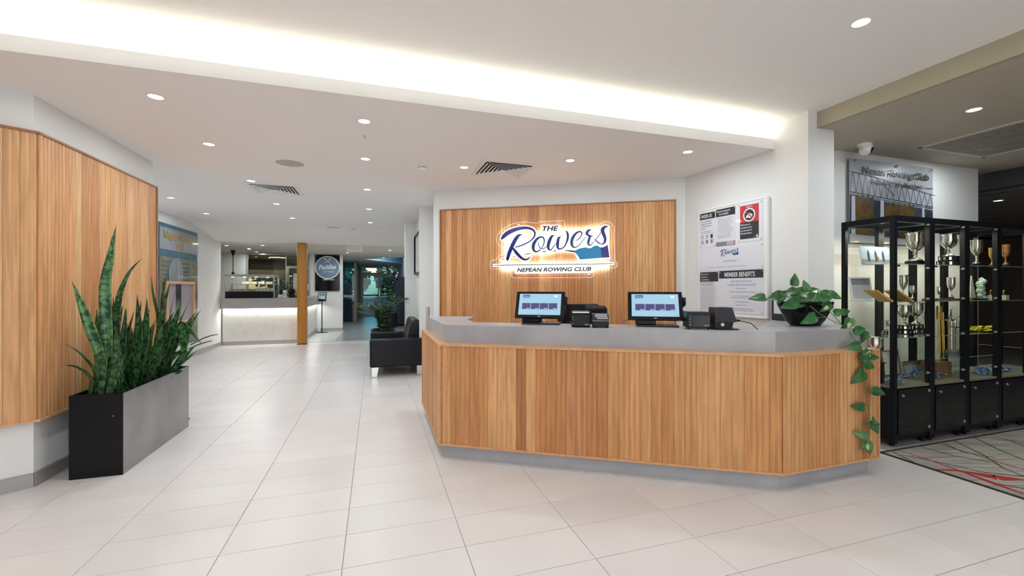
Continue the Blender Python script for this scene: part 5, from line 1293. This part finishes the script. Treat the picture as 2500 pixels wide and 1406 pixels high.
# ================================================================== HONOUR BOARD ABOVE THE CABINETS
hb_ = thing('honour_board', 'clear honour board with a bridge photograph and raised gothic lettering above the cabinets', 'sign board', (0, 0, 0))
HA = 3.19-.045
ha, hbp = W(0, HA), W(1, HA); hn = -W(0, 1)
def HV(x, y, off=0): return V(x, y, ha, hbp)+hn*off
tl, tr = HV(2074, 384), HV(2277, 412); L_h = (tr-tl); L_h.z = 0; Lh = L_h.length; hx = L_h.normalized(); ztop = (tl.z+tr.z)/2; zbot = 1.82
O_ = Vector((tl.x, tl.y, 0))
def HL(s, z, off=0): return O_+hx*s*Lh+Vector((0, 0, z))+hn*off
def hpoly(name, pts, m, off=.001, par=None): return part(name, MB().extr([HL(s, z, off) for s, z in pts], hn*.0006), m, par or hb_)
M['river'] = mat('river_photo_print', (.018, .024, .045), .35, col2=(.07, .08, .10), scale=5, lo=.4, hi=.7)
M['autumn'] = mat('autumn_tree_print', (.16, .085, .02), .4, col2=(.07, .045, .02), scale=14)
M['mist'] = mat('pale_sky_print', (.34, .34, .36), .35, col2=(.40, .40, .43), scale=4)
M['gothic'] = mat('dark_gold_letter', (.025, .017, .005), .45, metal=.0)
part('print_panel', MB().extr([HL(0, zbot), HL(1, zbot), HL(1, ztop), HL(0, ztop)], hn*-.006), 'mist', hb_)
hgt = ztop-zbot
def hz(t): return zbot+hgt*t
hpoly('river_print', [(0, hz(0)), (1, hz(0)), (1, hz(.46)), (.55, hz(.50)), (0, hz(.56))], 'river')
for s0, s1, t0, t1 in ((.07, .27, .10, .56), (.40, .56, .20, .50), (.57, .76, .05, .50)):
    n_ = 9; hpoly('tree_print', [(s0+(s1-s0)*i/n_, hz(t1+.03*math.sin(i*2.3))) for i in range(n_+1)][::-1]+[(s0, hz(t0)), (s1, hz(t0))], 'autumn', .0018)
for s, w__ in ((.04, .05), (.37, .05), (.875, .035)): hpoly('pier_print', [(s-w__/2, hz(.06)), (s+w__/2, hz(.06)), (s+w__*.4, hz(.55)), (s-w__*.4, hz(.55))], 'lgrey', .0024)
mb = MB()
def bar(mb, s0, t0, s1, t1, w_=.004, off=.003):
    a_, b_ = HL(s0, hz(t0), off), HL(s1, hz(t1), off); d = (b_-a_).normalized(); u = d.cross(hn).normalized()*w_/2
    mb.extr([a_-u, b_-u, b_+u, a_+u], hn*.0006)
bar(mb, 0, .60, 1, .50, .009); bar(mb, 0, .57, 1, .48, .006); bar(mb, 0, .84, .30, .80, .007); bar(mb, .30, .80, .52, .60, .006)
xs_ = [i/14 for i in range(15)]
def topz(s): return .84-.12*s if s < .3 else (.80-.16*math.sin(PI*min(1, (s-.3)/.25))*0+-.35*(s-.3)*.6)
for i in range(14):
    s = xs_[i]; bar(mb, s, .60-.10*s, s+.035, topz(s+.035), .004); bar(mb, s+.035, topz(s+.035), s+.0714, .60-.10*(s+.07), .004)
    bar(mb, s+.035, topz(s+.035), s+.105, topz(min(1, s+.105)), .006)
part('bridge_truss', mb, 'photo_dark', hb_)
hpoly('water_glints', [(0, hz(.0)), (1, hz(.0)), (1, hz(.05)), (.5, hz(.08)), (0, hz(.10))], 'mist', .003)
def htext(b_, s, t, wid, h, bold=.0):
    text(b_, 'gothic', hb_, HL(s, hz(t), .010), hx, (0, 0, 1), wid*Lh, h, 0, bold, .006)
htext('Nepean Rowing Club', .13, .835, .80, .066, .034); htext('Honorary Life Members', .24, .715, .61, .050, .02)
mb = MB(); bar(mb, .88, .735, .99, .735, .006, .01); part('rule_line', mb, 'gothic', hb_)
part('acrylic_cover', MB().extr([HL(0, zbot, .004), HL(1, zbot, .004), HL(1, ztop, .004), HL(0, ztop, .004)], hn*.003), 'acrylic2', hb_)
for s, z in ((.04, ztop-.03), (.54, ztop-.03), (.96, ztop-.03)):
    T = Matrix.Translation(HL(s, z, -.03)) @ hn.to_track_quat('Z', 'Y').to_matrix().to_4x4(); part('standoff', MB().cyl(.012, 0, .05, 12, T=T), 'chrome', hb_)
# ================================================================== GLASS HONOUR BOARD ON THE FAR LEFT WALL
WL = -3.46
ga, gb = W(WL+.03, 8.45), W(WL+.03, 10.22)
gh = thing('glass_board', 'teal edged glass board with gilt gothic lettering on the wall past the timber cladding', 'sign board', (0, 0, 0))
gx = (gb-ga).normalized(); gn = W(1, 0)
LG = (gb-ga).length
def GL(s, z, off=0): return ga+gx*s+Vector((0, 0, z))+gn*off
def gp(name, s0, s1, z0, z1, m, o0, o1, par=None): return part(name, MB().extr([GL(s0, z0, o0), GL(s1, z0, o0), GL(s1, z1, o0), GL(s0, z1, o0)], gn*(o1-o0)), m, par or gh)
M['tealboard'] = mat('teal_board', (.035, .15, .19), .35, col2=(.02, .10, .14), scale=9)
M['olivebrd'] = mat('bronze_name_field', (.16, .15, .085), .4, col2=(.24, .22, .13), scale=5)
M['gilt'] = mat('gilt_letter', (.50, .34, .06), .4, metal=.3)
gp('backing', 0, LG, .30, 2.47, 'tealboard', -.02, 0)
M['hdr'] = mat('grey_header_print', (.26, .27, .28), .4)
gp('header_panel', .16, LG, 2.02, 2.40, 'hdr', .0, .008)
gp('name_field', .16, LG, .34, 1.90, 'olivebrd', .0, .006)
for k in range(16):
    gp('name_row', .26, .62, 1.80-k*.075, 1.825-k*.075, 'tealboard', .006, .0075); gp('name_row', 1.0, 1.36, 1.80-k*.075, 1.825-k*.075, 'tealboard', .006, .0075)
T = Matrix.Translation(GL(.78, 1.60, .009)) @ gn.to_track_quat('Z', 'Y').to_matrix().to_4x4()
part('crest_disc', MB().cyl(.30, 0, .004, 40, T=T), 'hdr', gh)
text('Nepean Rowing', 'gilt', gh, GL(.30, 2.22, .012), gx, (0, 0, 1), 1.25, .13, 0, .03, .006)
text('Club', 'gilt', gh, GL(.78, 2.07, .012), gx, (0, 0, 1), .38, .11, 0, .03, .006)
part('painted_spire_reflection', MB().extr([GL(.80, 1.25, .014), GL(.98, 1.25, .014), GL(.90, 1.60, .014), GL(.875, 2.10, .014), GL(.85, 1.60, .014)], gn*.001), 'mist', gh)  # white reflection in the glass, painted on as a flat shape
gp('glass_sheet', 0, LG, .30, 2.47, 'acrylic2', .022, .027)
tf = thing('framed_poster', 'timber framed mauve poster with a black stripe in front of the glass board', 'poster', (0, 0, 0))
M['mauve'] = mat('mauve_poster_print', (.30, .25, .29), .45)
fa0, fa1, fz0, fz1 = .28, 1.46, .72, 1.48
for q in ((fa0, fa1, fz0, fz0+.05), (fa0, fa1, fz1-.05, fz1), (fa0, fa0+.05, fz0+.05, fz1-.05), (fa1-.05, fa1, fz0+.05, fz1-.05)): gp('frame_rail', q[0], q[1], q[2], q[3], 'woodtrim', .03, .065, tf)
gp('poster', fa0+.05, fa1-.05, fz0+.05, fz1-.05, 'mauve', .03, .040, tf); gp('black_stripe', .68, .90, fz0+.05, fz1-.05, 'black', .04, .043, tf)
# ================================================================== CAFE COUNTER, POST
CF, CL, CRt = 11.69, -3.43, -1.70
cc = thing('cafe_counter', 'pale marble fronted cafe counter with a grey top and light under its apron', 'counter', W(CL, CF), TH)
Wc = CRt-CL; Dc = AB-CF-.01
part('front_panel', MB().box(.0, Wc, .05, .09, .09, 1.0), 'cafestone', cc); part('side_panel', MB().box(Wc-.09, Wc-.05, .09, Dc, .09, 1.0), 'cafestone', cc)
part('kick_board', MB().box(.0, Wc-.0, .045, .09, 0, .085).box(Wc-.09, Wc-.045, .09, Dc, 0, .085), 'base', cc)
part('kick_gap', MB().box(.0, Wc-.01, .055, .09, .085, .092), 'black', cc)
part('counter_top', MB().box(-.02, Wc+.04, -.03, .62, 1.085, 1.12).box(Wc-.60, Wc+.04, .62, Dc, 1.085, 1.12).box(-.02, Wc+.04, -.03, .01, .874, 1.085).box(Wc, Wc+.04, .01, Dc, .874, 1.085), 'cafetop', cc)
M['led2'] = mat('cool_led_tape', (1, 1, 1), .5, emit=9, ecol=(1, 1, .97))
part('led_strip', MB().box(.02, Wc-.02, .02, .035, .885, .89).box(Wc-.035, Wc-.02, .05, Dc-.1, .885, .89), 'led2', cc)
area('counter_lamp', W(CL+Wc/2, CF+.028, .88), Wc-.05, 9, (1, 1, .97), sy=.02, rot=(0, 0, TH))
area('counter_lamp', W(CRt-.025, CF+Dc/2, .88), .02, 9, (1, 1, .97), sy=Dc-.2, rot=(0, 0, TH))
pp = F(728, 839.5); c_, a_ = CA(pp)
tp = thing('amber_post', 'amber stained round-cornered timber post at the corner of the cafe counter', 'post', W(c_-.003, a_-.195), TH)
o = part('shaft', MB().box(0, .215, 0, .24, 0, ZL-(a_-10)*.15+.03), 'tan', tp); b_ = o.modifiers.new('bevel', 'BEVEL'); b_.width = .05; b_.segments = 4; sm(o, 50)
part('base_collar', MB().box(-.003, .218, -.003, .243, 0, .012), 'woodtrim_d', tp)
# food display cabinet on the counter
p0 = W(CL+.02, CF+.06); fd = thing('food_display', 'glass food display case with lit steel top and black base on the cafe counter', 'food display', p0+Vector((0, 0, 1.121)), TH)
Wd, Dd, Hd = 1.07, .55, .57
part('base_box', MB().box(.03, Wd-.02, .0, Dd, 0, .16), 'black', fd); part('top_panel', MB().box(0, Wd, 0, Dd, Hd-.06, Hd), 'base', fd)
for x in (0, Wd-.03): part('end_frame', MB().box(x, x+.03, 0, .03, 0, Hd-.06).box(x, x+.03, Dd-.03, Dd, 0, Hd-.06), 'base', fd)
part('glass_front', MB().box(.03, Wd-.03, .005, .010, .16, Hd-.06), 'glass_cab', fd)
part('glass_shelf', MB().box(.03, Wd-.03, .06, Dd-.04, .335, .345), 'lgrey', fd); part('deck', MB().box(.03, Wd-.03, .02, Dd-.02, .16, .172), 'base', fd)
for k in range(4): part('case_lamp', MB().cyl(.03, Hd-.066, Hd-.060, 12, .15+k*.25, .12), 'lamp', fd)
area('food_lamp', (Wd/2, .2, Hd-.07), .9, 7, (1, .95, .85), sy=.1, parent=fd)
M['pastry'] = mat('golden_pastry', (.55, .38, .18), .6, col2=(.70, .60, .42), scale=20); M['cream2'] = mat('cream_bun', (.78, .72, .58), .6)
rf = random.Random(9)
for k in range(7):
    x = .09+k*.08; t = thing('pastry', 'golden pastry on the lower deck of the food display', 'pastry', p0+W(x, .16)+Vector((0, 0, 1.121+.173)), TH+rf.random(), 'pastries on the deck of the food display')
    part('crust', MB().ball(.045, 0, 0, .026, 10, 6, 1.1, .8, .55), 'pastry', t, smooth=True); part('filling', MB().ball(.025, 0, 0, .045, 8, 5, 1.2, .7, .4), 'cream2', t, smooth=True)
for k in range(5):
    x = .65+k*.085; t = thing('cream_bun', 'pale bun on the lower deck of the food display', 'bun', p0+W(x, .18)+Vector((0, 0, 1.121+.173)), TH, 'pale buns in the food display')
    part('bun', MB().ball(.046, 0, 0, .040, 12, 8, 1, 1, .8), 'cream2', t, smooth=True); part('paper_case', MB().lathe([(.035, 0), (.048, .035), (.045, .035)], 12), 'paper', t)
for k in range(4):
    x = .40+k*.17; t = thing('sandwich', 'wrapped sandwich on the glass shelf of the food display', 'sandwich', p0+W(x, .2)+Vector((0, 0, 1.121+.346)), TH+.2, 'sandwiches on the upper shelf of the food display')
    part('bread', MB().extr([(-.07, -.03, 0), (.07, -.03, 0), (0, .05, 0)], (0, 0, .022)).extr([(-.07, -.03, .032), (.07, -.03, .032), (0, .05, .032)], (0, 0, .02)), 'cream2', t); part('filling', MB().extr([(-.066, -.028, .022), (.066, -.028, .022), (0, .048, .022)], (0, 0, .010)), 'zz', t)
# bits beside the display
for k, (dx, dy) in enumerate(((1.15, .12), (1.20, .22), (1.14, .26))):
    t = thing('white_cup', 'upturned white cup beside the food display', 'cup', p0+W(dx, dy)+Vector((0, 0, 1.1205)), 0, 'white cups beside the food display')
    lathe_part('cup_body', [(.036, 0), (.040, .01), (.030, .075), (.020, .085), (.0001, .086)], 'white', t); part('handle', MB().tube([(.034, 0, .03), (.058, 0, .035), (.055, 0, .06), (.031, 0, .065)], .005, 6), 'white', t)
t = thing('paper_dispenser', 'upright white dispenser beside the cups on the cafe counter', 'dispenser', p0+W(1.27, .16)+Vector((0, 0, 1.121)), TH)
part('body', MB().box(-.04, .04, -.03, .03, 0, .19), 'white', t, bev=.008); part('slot', MB().box(-.02, .02, -.032, -.030, .05, .14), 'lgrey', t)
zl2 = leaf_mesh('leaf', 'zz', .16, .05)
t = thing('small_pot', 'small dark pot on the cafe counter', 'pot', p0+W(1.22, .44)+Vector((0, 0, 1.121))); lathe_part('shell', [(.05, 0), (.07, .10), (.065, .10), (.05, .09)], 'black', t, 16)
bushy('counter_plant', 'small leafy plant in a dark pot on the cafe counter', p0+W(1.22, .44)+Vector((0, 0, 1.21)), 8, .34, .14, 6, zl2, .8, seed=3)
t = thing('coffee_grinder', 'rounded black grinder on the cafe counter before the window', 'appliance', p0+W(1.38, .42)+Vector((-.0, 0, 1.121-.0)), TH)
part('body', MB().box(-.07, .07, -.06, .06, 0, .10), 'black', t, bev=.02); sm(part('hopper', MB().lathe([(.06, .10), (.085, .14), (.075, .20), (.04, .235), (.0001, .24)], 18), 'gloss', t), 40); part('spout', MB().box(.06, .12, -.03, .03, .08, .13), 'tan', t)
t = thing('timber_stand', 'slim timber upright on the counter beside the amber post', 'stand', p0+W(1.40, .50)+Vector((0, 0, 1.121)), TH); part('upright', MB().box(0, .09, 0, .04, .02, .62), 'cream', t); part('foot', MB().box(-.0, .09, -.005, .045, 0, .02), 'black', t)
pl = D(569, 640, 12.2)
t = thing('pendant_rod', 'thin black pendant rod with a flared cap on the cafe ceiling', 'pendant', (pl.x, pl.y, ZC)); part('rod', MB().cyl(.010, -.62, 0, 8), 'black', t); lathe_part('ceiling_cap', [(.06, 0), (.055, -.04), (.015, -.16)], 'black', t, 16); lathe_part('lamp_end', [(.012, -.60), (.04, -.64), (.035, -.68), (.0001, -.69)], 'black', t, 16)
# cafe back wall: solid at the left, long window, pier, signboard wall
aB = AB
def bw(c0, c1, z0, z1, name='wall_back.003', m='cafewall'): return struct(name, MB().prism([W(c0, aB), W(c1, aB), W(c1, aB+.15), W(c0, aB+.15)], z0, z1), m)
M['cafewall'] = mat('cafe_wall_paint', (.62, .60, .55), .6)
def cx(x):                                   # c on the back wall plane for a measured column
    return CA(V(x, 700, W(0, aB), W(1, aB)))[0]
wx0, wx1 = cx(601), cx(757)
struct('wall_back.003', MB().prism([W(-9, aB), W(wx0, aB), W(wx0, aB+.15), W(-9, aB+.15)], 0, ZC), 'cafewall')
struct('wall_back.004', MB().prism([W(wx1, aB), W(-1.0, aB), W(-1.0, aB+.15), W(wx1, aB+.15)], 0, ZC), 'wall')
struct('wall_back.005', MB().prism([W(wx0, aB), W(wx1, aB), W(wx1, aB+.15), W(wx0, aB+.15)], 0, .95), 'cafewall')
wn = struct('window_1', MB().prism([W(wx0, aB-.01), W(wx1, aB-.01), W(wx1, aB+.06), W(wx0, aB+.06)], ZC-.05, ZC).prism([W(wx0, aB-.01), W(wx1, aB-.01), W(wx1, aB+.06), W(wx0, aB+.06)], .95, 1.0)
            .prism([W(wx0, aB-.01), W(wx0+.05, aB-.01), W(wx0+.05, aB+.06), W(wx0, aB+.06)], 1.0, ZC-.05).prism([W(wx1-.05, aB-.01), W(wx1, aB-.01), W(wx1, aB+.06), W(wx1-.05, aB+.06)], 1.0, ZC-.05), 'base')
M['tint'] = glass_mat('tinted_window_glass', (.66, .64, .52), 1.0, ior=1.6)
xm = cx(698)
for c0, c1 in ((wx0+.05, xm-.012), (xm+.012, wx1-.05)):
    o = part('pane', MB().prism([W(c0, aB+.02), W(c1, aB+.02), W(c1, aB+.028), W(c0, aB+.028)], 1.0, ZC-.05), 'tint', wn)
part('mullion', MB().prism([W(xm-.012, aB+.01), W(xm+.012, aB+.01), W(xm+.012, aB+.04), W(xm-.012, aB+.04)], 1.0, ZC-.05), 'base', wn)
# kitchen beyond the window
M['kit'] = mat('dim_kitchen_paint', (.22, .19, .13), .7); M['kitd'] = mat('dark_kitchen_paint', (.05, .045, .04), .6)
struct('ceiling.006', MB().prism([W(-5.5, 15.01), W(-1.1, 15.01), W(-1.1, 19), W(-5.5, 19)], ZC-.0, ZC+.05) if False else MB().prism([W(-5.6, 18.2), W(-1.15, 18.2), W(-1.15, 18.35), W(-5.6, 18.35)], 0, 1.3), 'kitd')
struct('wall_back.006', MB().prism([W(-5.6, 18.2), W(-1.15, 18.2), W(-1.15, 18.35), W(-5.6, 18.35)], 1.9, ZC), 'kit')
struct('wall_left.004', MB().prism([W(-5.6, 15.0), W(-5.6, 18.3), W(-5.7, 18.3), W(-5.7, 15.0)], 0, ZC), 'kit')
kd = thing('kitchen_hatch', 'pale framed hatch with a dark shelf seen through the tinted cafe window', 'hatch', W(cx(672), 16.6), TH)
part('lintel', MB().box(0, 1.6, 0, .08, 2.06, 2.14), 'white', kd); part('jamb', MB().box(0, .08, 0, .08, 1.0, 2.06), 'white', kd); part('shelf', MB().box(.08, 1.6, .05, .4, 1.82, 1.87), 'kitd', kd); part('overhead_cupboard', MB().box(-1.2, -.1, .2, .6, 1.72, 2.0), 'kit', kd)
part('lower_cupboard', MB().box(.08, 1.6, .1, .5, 1.50, 1.70), 'kit', kd)
for k, (x, y) in enumerate(((608, 636), (633, 642), (671, 638), (686, 636), (756, 639))):
    q = F(x, y, ZC-.002) if False else D(x, y, 16.2+.2*k); q.z = ZC-.004
    downlight(W(-4.6+k*.72, 16.4+.25*(k % 2), ZC-.003), 'warm downlight seen through the tinted cafe window', 'downlights beyond the cafe window', 5)
# wall behind the menu stand: signboard
skirt('baseboard_back.001', W(-1.66, aB), W(-1.0, aB), .09, .012)
s0_, s1_ = V(769.5, 660, W(0, aB-.03), W(1, aB-.03)), V(829.5, 660, W(0, aB-.03), W(1, aB-.03))
cs = thing('cafe_sign', 'black cafe signboard with a round slate-blue logo and white script', 'sign', Vector((s0_.x, s0_.y, 0)), TH)
Ws = (s1_-s0_).length; zs0, zs1 = 1.275, 2.425
part('board', MB().box(0, Ws, -.006, .0, zs0, zs1), 'gloss', cs)
def cdisc(r, m, off, nm): 
    T = Matrix.Translation((Ws/2, -.006-off, zs1-.405)) @ Matrix.Rotation(PI/2, 4, 'X'); part(nm, MB().cyl(r, 0, .003, 48, T=T), m, cs)
M['slate'] = mat('slate_blue_print', (.17, .24, .36), .5)
cdisc(.368, 'white', .0, 'logo_ring'); cdisc(.340, 'slate', .003, 'logo_disc')
text('Paddles', 'white', cs, (.10, -.014, zs1-.47), (1, 0, .05), (0, 0, 1), Ws-.20, .15, .3, .02); text('BY MARK', 'white', cs, (.24, -.014, zs1-.56), (1, 0, 0), (0, 0, 1), .32, .045)
text('OPEN 7 DAYS', 'white', cs, (.23, -.009, zs0+.34), (1, 0, 0), (0, 0, 1), .33, .04, 0, .02)
for s in (-1, 1):
    part('crossed_oar', MB().tube([(Ws/2-s*.07, -.014, zs1-.25), (Ws/2+s*.07, -.014, zs1-.14)], .007, 6).box(-.018, .018, -.002, .002, -.03, .03, Matrix.Translation((Ws/2+s*.075, -.014, zs1-.135)) @ Matrix.Rotation(s*math.radians(50), 4, 'Y')), 'white', cs)
for x in (.03, Ws-.03):
    for z in (zs0+.03, zs1-.03): part('fixing_cap', MB().cyl(.008, 0, .004, 10, T=Matrix.Translation((x, -.006, z)) @ Matrix.Rotation(PI/2, 4, 'X')), 'chrome', cs)
q = F(786, 812); ms = thing('menu_stand', 'black floor stand holding a small drinks poster by the cafe wall', 'stand', (q.x, q.y, 0))
lathe_part('base_plate', [(.175, 0), (.175, .010), (.02, .018)], 'black', ms, 32); part('pole', MB().cyl(.014, .015, 1.0, 10), 'black', ms)
hd_ = part('holder', MB().box(-.125, .125, -.012, .012, 0, .28), 'black', ms, loc=(0, -.01, .965), rot=(math.radians(-12), 0, 0))
part('poster', MB().box(-.105, .105, -.014, -.012, .06, .265), 'photo_sky', hd_)
for k in range(3): part('glass_print', MB().lathe([(.012, 0), (.020, .05), (.003, .055)], 8, -.06+k*.06, -.014, .08, 1, .1), 'paper', hd_); part('drink_print', MB().box(-.08+k*.06, -.04+k*.06, -.0155, -.014, .17, .245), 'tealboard', hd_)
# ================================================================== ENTRY: GLASS SCREEN, DOUBLE DOORS, OUTSIDE
M['frame_al'] = mat('bronze_aluminium_frame', (.20, .18, .13), .45, metal=.3); M['frame_lt'] = mat('champagne_aluminium_frame', (.38, .37, .30), .4, metal=.3)
M['door_glass'] = glass_mat('teal_tinted_glass', (.33, .62, .72), 1.0)
g1 = struct('window_2', MB().prism([W(-1.75, 17.8), W(-.74, 17.8), W(-.74, 17.88), W(-1.75, 17.88)], ZC-.06, ZC).prism([W(-1.75, 17.8), W(-.74, 17.8), W(-.74, 17.88), W(-1.75, 17.88)], 0, .06)
            .prism([W(-1.22, 17.8), W(-1.17, 17.8), W(-1.17, 17.88), W(-1.22, 17.88)], 0, ZC).prism([W(-.78, 17.8), W(-.70, 17.8), W(-.70, 17.88), W(-.78, 17.88)], 0, ZC), 'frame_al')
part('pane', MB().prism([W(-1.17, 17.83), W(-.78, 17.83), W(-.78, 17.84), W(-1.17, 17.84)], .06, ZC-.06), 'door_glass', g1)
part('midrail', MB().prism([W(-1.17, 17.80), W(-.78, 17.80), W(-.78, 17.86), W(-1.17, 17.86)], 1.02, 1.10), 'lgrey', g1)
part('planter_screen', MB().prism([W(-1.3, 17.95), W(-.80, 17.95), W(-.80, 18.0), W(-1.3, 18.0)], .05, .95), 'kitd', g1)
g2 = struct('window_3', MB().prism([W(-.76, 17.88), W(-.70, 17.88), W(-.70, 22.7), W(-.76, 22.7)], ZC-.06, ZC).prism([W(-.76, 17.88), W(-.70, 17.88), W(-.70, 22.7), W(-.76, 22.7)], 0, .1), 'frame_al')
for a in (17.9, 19.3, 20.9, 22.6): part('mullion', MB().prism([W(-.76, a), W(-.69, a), W(-.69, a+.09), W(-.76, a+.09)], .1, ZC-.06), 'frame_al', g2)
for a in (17.99, 19.39, 20.99): part('pane', MB().prism([W(-.735, a), W(-.725, a), W(-.725, a+1.31+(.2 if a > 18 else 0)), W(-.735, a+1.31+(.2 if a > 18 else 0))], .1, ZC-.06), 'door_glass', g2)
aD = 22.67
dw = struct('window_4', MB().prism([W(-.72, aD), W(1.12, aD), W(1.12, aD+.08), W(-.72, aD+.08)], 2.08, 2.16).prism([W(-.72, aD), W(1.12, aD), W(1.12, aD+.08), W(-.72, aD+.08)], ZC-.02, ZC)
            .prism([W(-.72, aD), W(-.64, aD), W(-.64, aD+.08), W(-.72, aD+.08)], 0, ZC).prism([W(1.06, aD), W(1.14, aD), W(1.14, aD+.08), W(1.06, aD+.08)], 0, ZC), 'frame_lt')
part('transom_rail', MB().prism([W(-.64, aD+.02), W(1.06, aD+.02), W(1.06, aD+.04), W(-.64, aD+.04)], 2.28, 2.30), 'frame_al', dw)
part('transom_pane', MB().prism([W(-.64, aD+.05), W(1.06, aD+.05), W(1.06, aD+.06), W(-.64, aD+.06)], 2.16, 2.42), 'glass', dw)
for k, c0 in enumerate((-.64, .215)):
    c1 = c0+.84
    d = struct('door_%d' % (k+1), MB().prism([W(c0, aD), W(c1, aD), W(c1, aD+.05), W(c0, aD+.05)], 0, .12).prism([W(c0, aD), W(c1, aD), W(c1, aD+.05), W(c0, aD+.05)], 2.0, 2.08)
               .prism([W(c0, aD), W(c0+.07, aD), W(c0+.07, aD+.05), W(c0, aD+.05)], .12, 2.0).prism([W(c1-.07, aD), W(c1, aD), W(c1, aD+.05), W(c1-.07, aD+.05)], .12, 2.0).prism([W(c0+.07, aD), W(c1-.07, aD), W(c1-.07, aD+.05), W(c0+.07, aD+.05)], .98, 1.06), 'frame_lt')
    part('pane', MB().prism([W(c0+.07, aD+.02), W(c1-.07, aD+.02), W(c1-.07, aD+.03), W(c0+.07, aD+.03)], .12, .98).prism([W(c0+.07, aD+.02), W(c1-.07, aD+.02), W(c1-.07, aD+.03), W(c0+.07, aD+.03)], 1.06, 2.0), 'door_glass', d)
    cb = c1-.10 if k == 0 else c0+.06
    part('push_bar', MB().tube([W(c0+.08, aD-.04, 1.02), W(c1-.08, aD-.04, 1.02)], .018, 8), 'base', d)
    part('lock_box', MB().prism([W(cb-.02, aD-.06), W(cb+.06, aD-.06), W(cb+.06, aD), W(cb-.02, aD)], .98, 1.07), 'black', d)
# dark plants, cabinet by the entry
dp_ = thing('plant_pot', 'square dark pot by the entry doors', 'pot', W(.48, 15.6)); part('shell', MB().box(-.2, .2, -.2, .2, 0, .5), 'black', dp_, bev=.02); part('potting_mix', MB().box(-.18, .18, -.18, .18, .5, .505), 'soil', dp_)
bushy('tall_plant', 'tall dark leafy plant standing before the entry doors', W(.48, 15.6, .5), 16, 1.75, .36, 16, zl2, 1.25, seed=12, droop=.3)
nc = thing('tall_cabinet', 'tall dark navy cabinet against the wall by the entry', 'cabinet', W(.72, 16.1), TH); M['navybox'] = mat('dark_navy_laminate', (.012, .014, .05), .35)
part('body', MB().box(0, .37, 0, .5, .06, 1.78), 'navybox', nc); part('door', MB().box(.01, .36, -.015, 0, .1, 1.72), 'navybox', nc); part('plinth', MB().box(.02, .35, .02, .48, 0, .06), 'black', nc)
# outside: paving, hedge trees, blue umbrella, low building band
M['pave'] = mat('outdoor_paving', (.12, .13, .13), .8); M['leafout'] = mat('evening_tree_foliage', (.02, .085, .075), .8, col2=(.06, .17, .14), scale=3)
struct('ground', MB().prism([W(-40, 24), W(40, 24), W(40, 80), W(-40, 80)], -.12, -.05).prism([W(-40, 22.8), W(-.7, 22.8), W(-.7, 24), W(-40, 24)], -.12, -.05), 'pave')
def crown(loc, r, h, label, seed):
    rr = random.Random(seed); t = thing('tree', label, 'tree', loc); part('trunk', MB().tube([(0, 0, 0), (.05, 0, h*.5)], [.14, .08], 8), 'oldwood', t)
    mb = MB()
    for k in range(900):
        th_ = rr.uniform(0, 2*PI); ph = rr.uniform(-1, 1); q_ = r*(.55+.45*rr.random()); rad = math.sqrt(1-ph*ph)
        c = Vector((math.cos(th_)*rad*q_, math.sin(th_)*rad*q_, h*.62+ph*q_*.8*h/(2*r))); s_ = .14+.14*rr.random()
        u = Vector((rr.uniform(-1, 1), rr.uniform(-1, 1), rr.uniform(-1, 1))).normalized()*s_; v = u.cross(Vector((rr.uniform(-1, 1), rr.uniform(-1, 1), .3))).normalized()*s_*.6
        mb.add([c-u, c-v, c+u, c+v], [(0, 1, 2, 3)])
    part('foliage', mb, 'leafout', t)
for k, (c, a, r, h) in enumerate(((-1.9, 31, 1.6, 3.4), (1.6, 32, 1.7, 3.6), (-6.4, 34, 2.0, 4.2), (-11.5, 33, 2.2, 4.0), (5.8, 35, 2.0, 3.8))):
    crown(W(c, a, -.05), r, h, ['tree seen through the first door leaf', 'tree seen through the second door leaf', 'tree seen through the side glass of the entry', 'tree seen beyond the cafe windows', 'tree beyond the entry, mostly behind the wall'][k], k)
um = thing('umbrella', 'closed navy outdoor umbrella canopy beyond the second door leaf', 'umbrella', W(.9, 27, -.05)); part('pole', MB().cyl(.03, 0, 2.3, 10), 'base', um); part('canopy', MB().lathe([(1.15, 1.85), (.6, 2.12), (.02, 2.38)], 8), 'navybox', um)
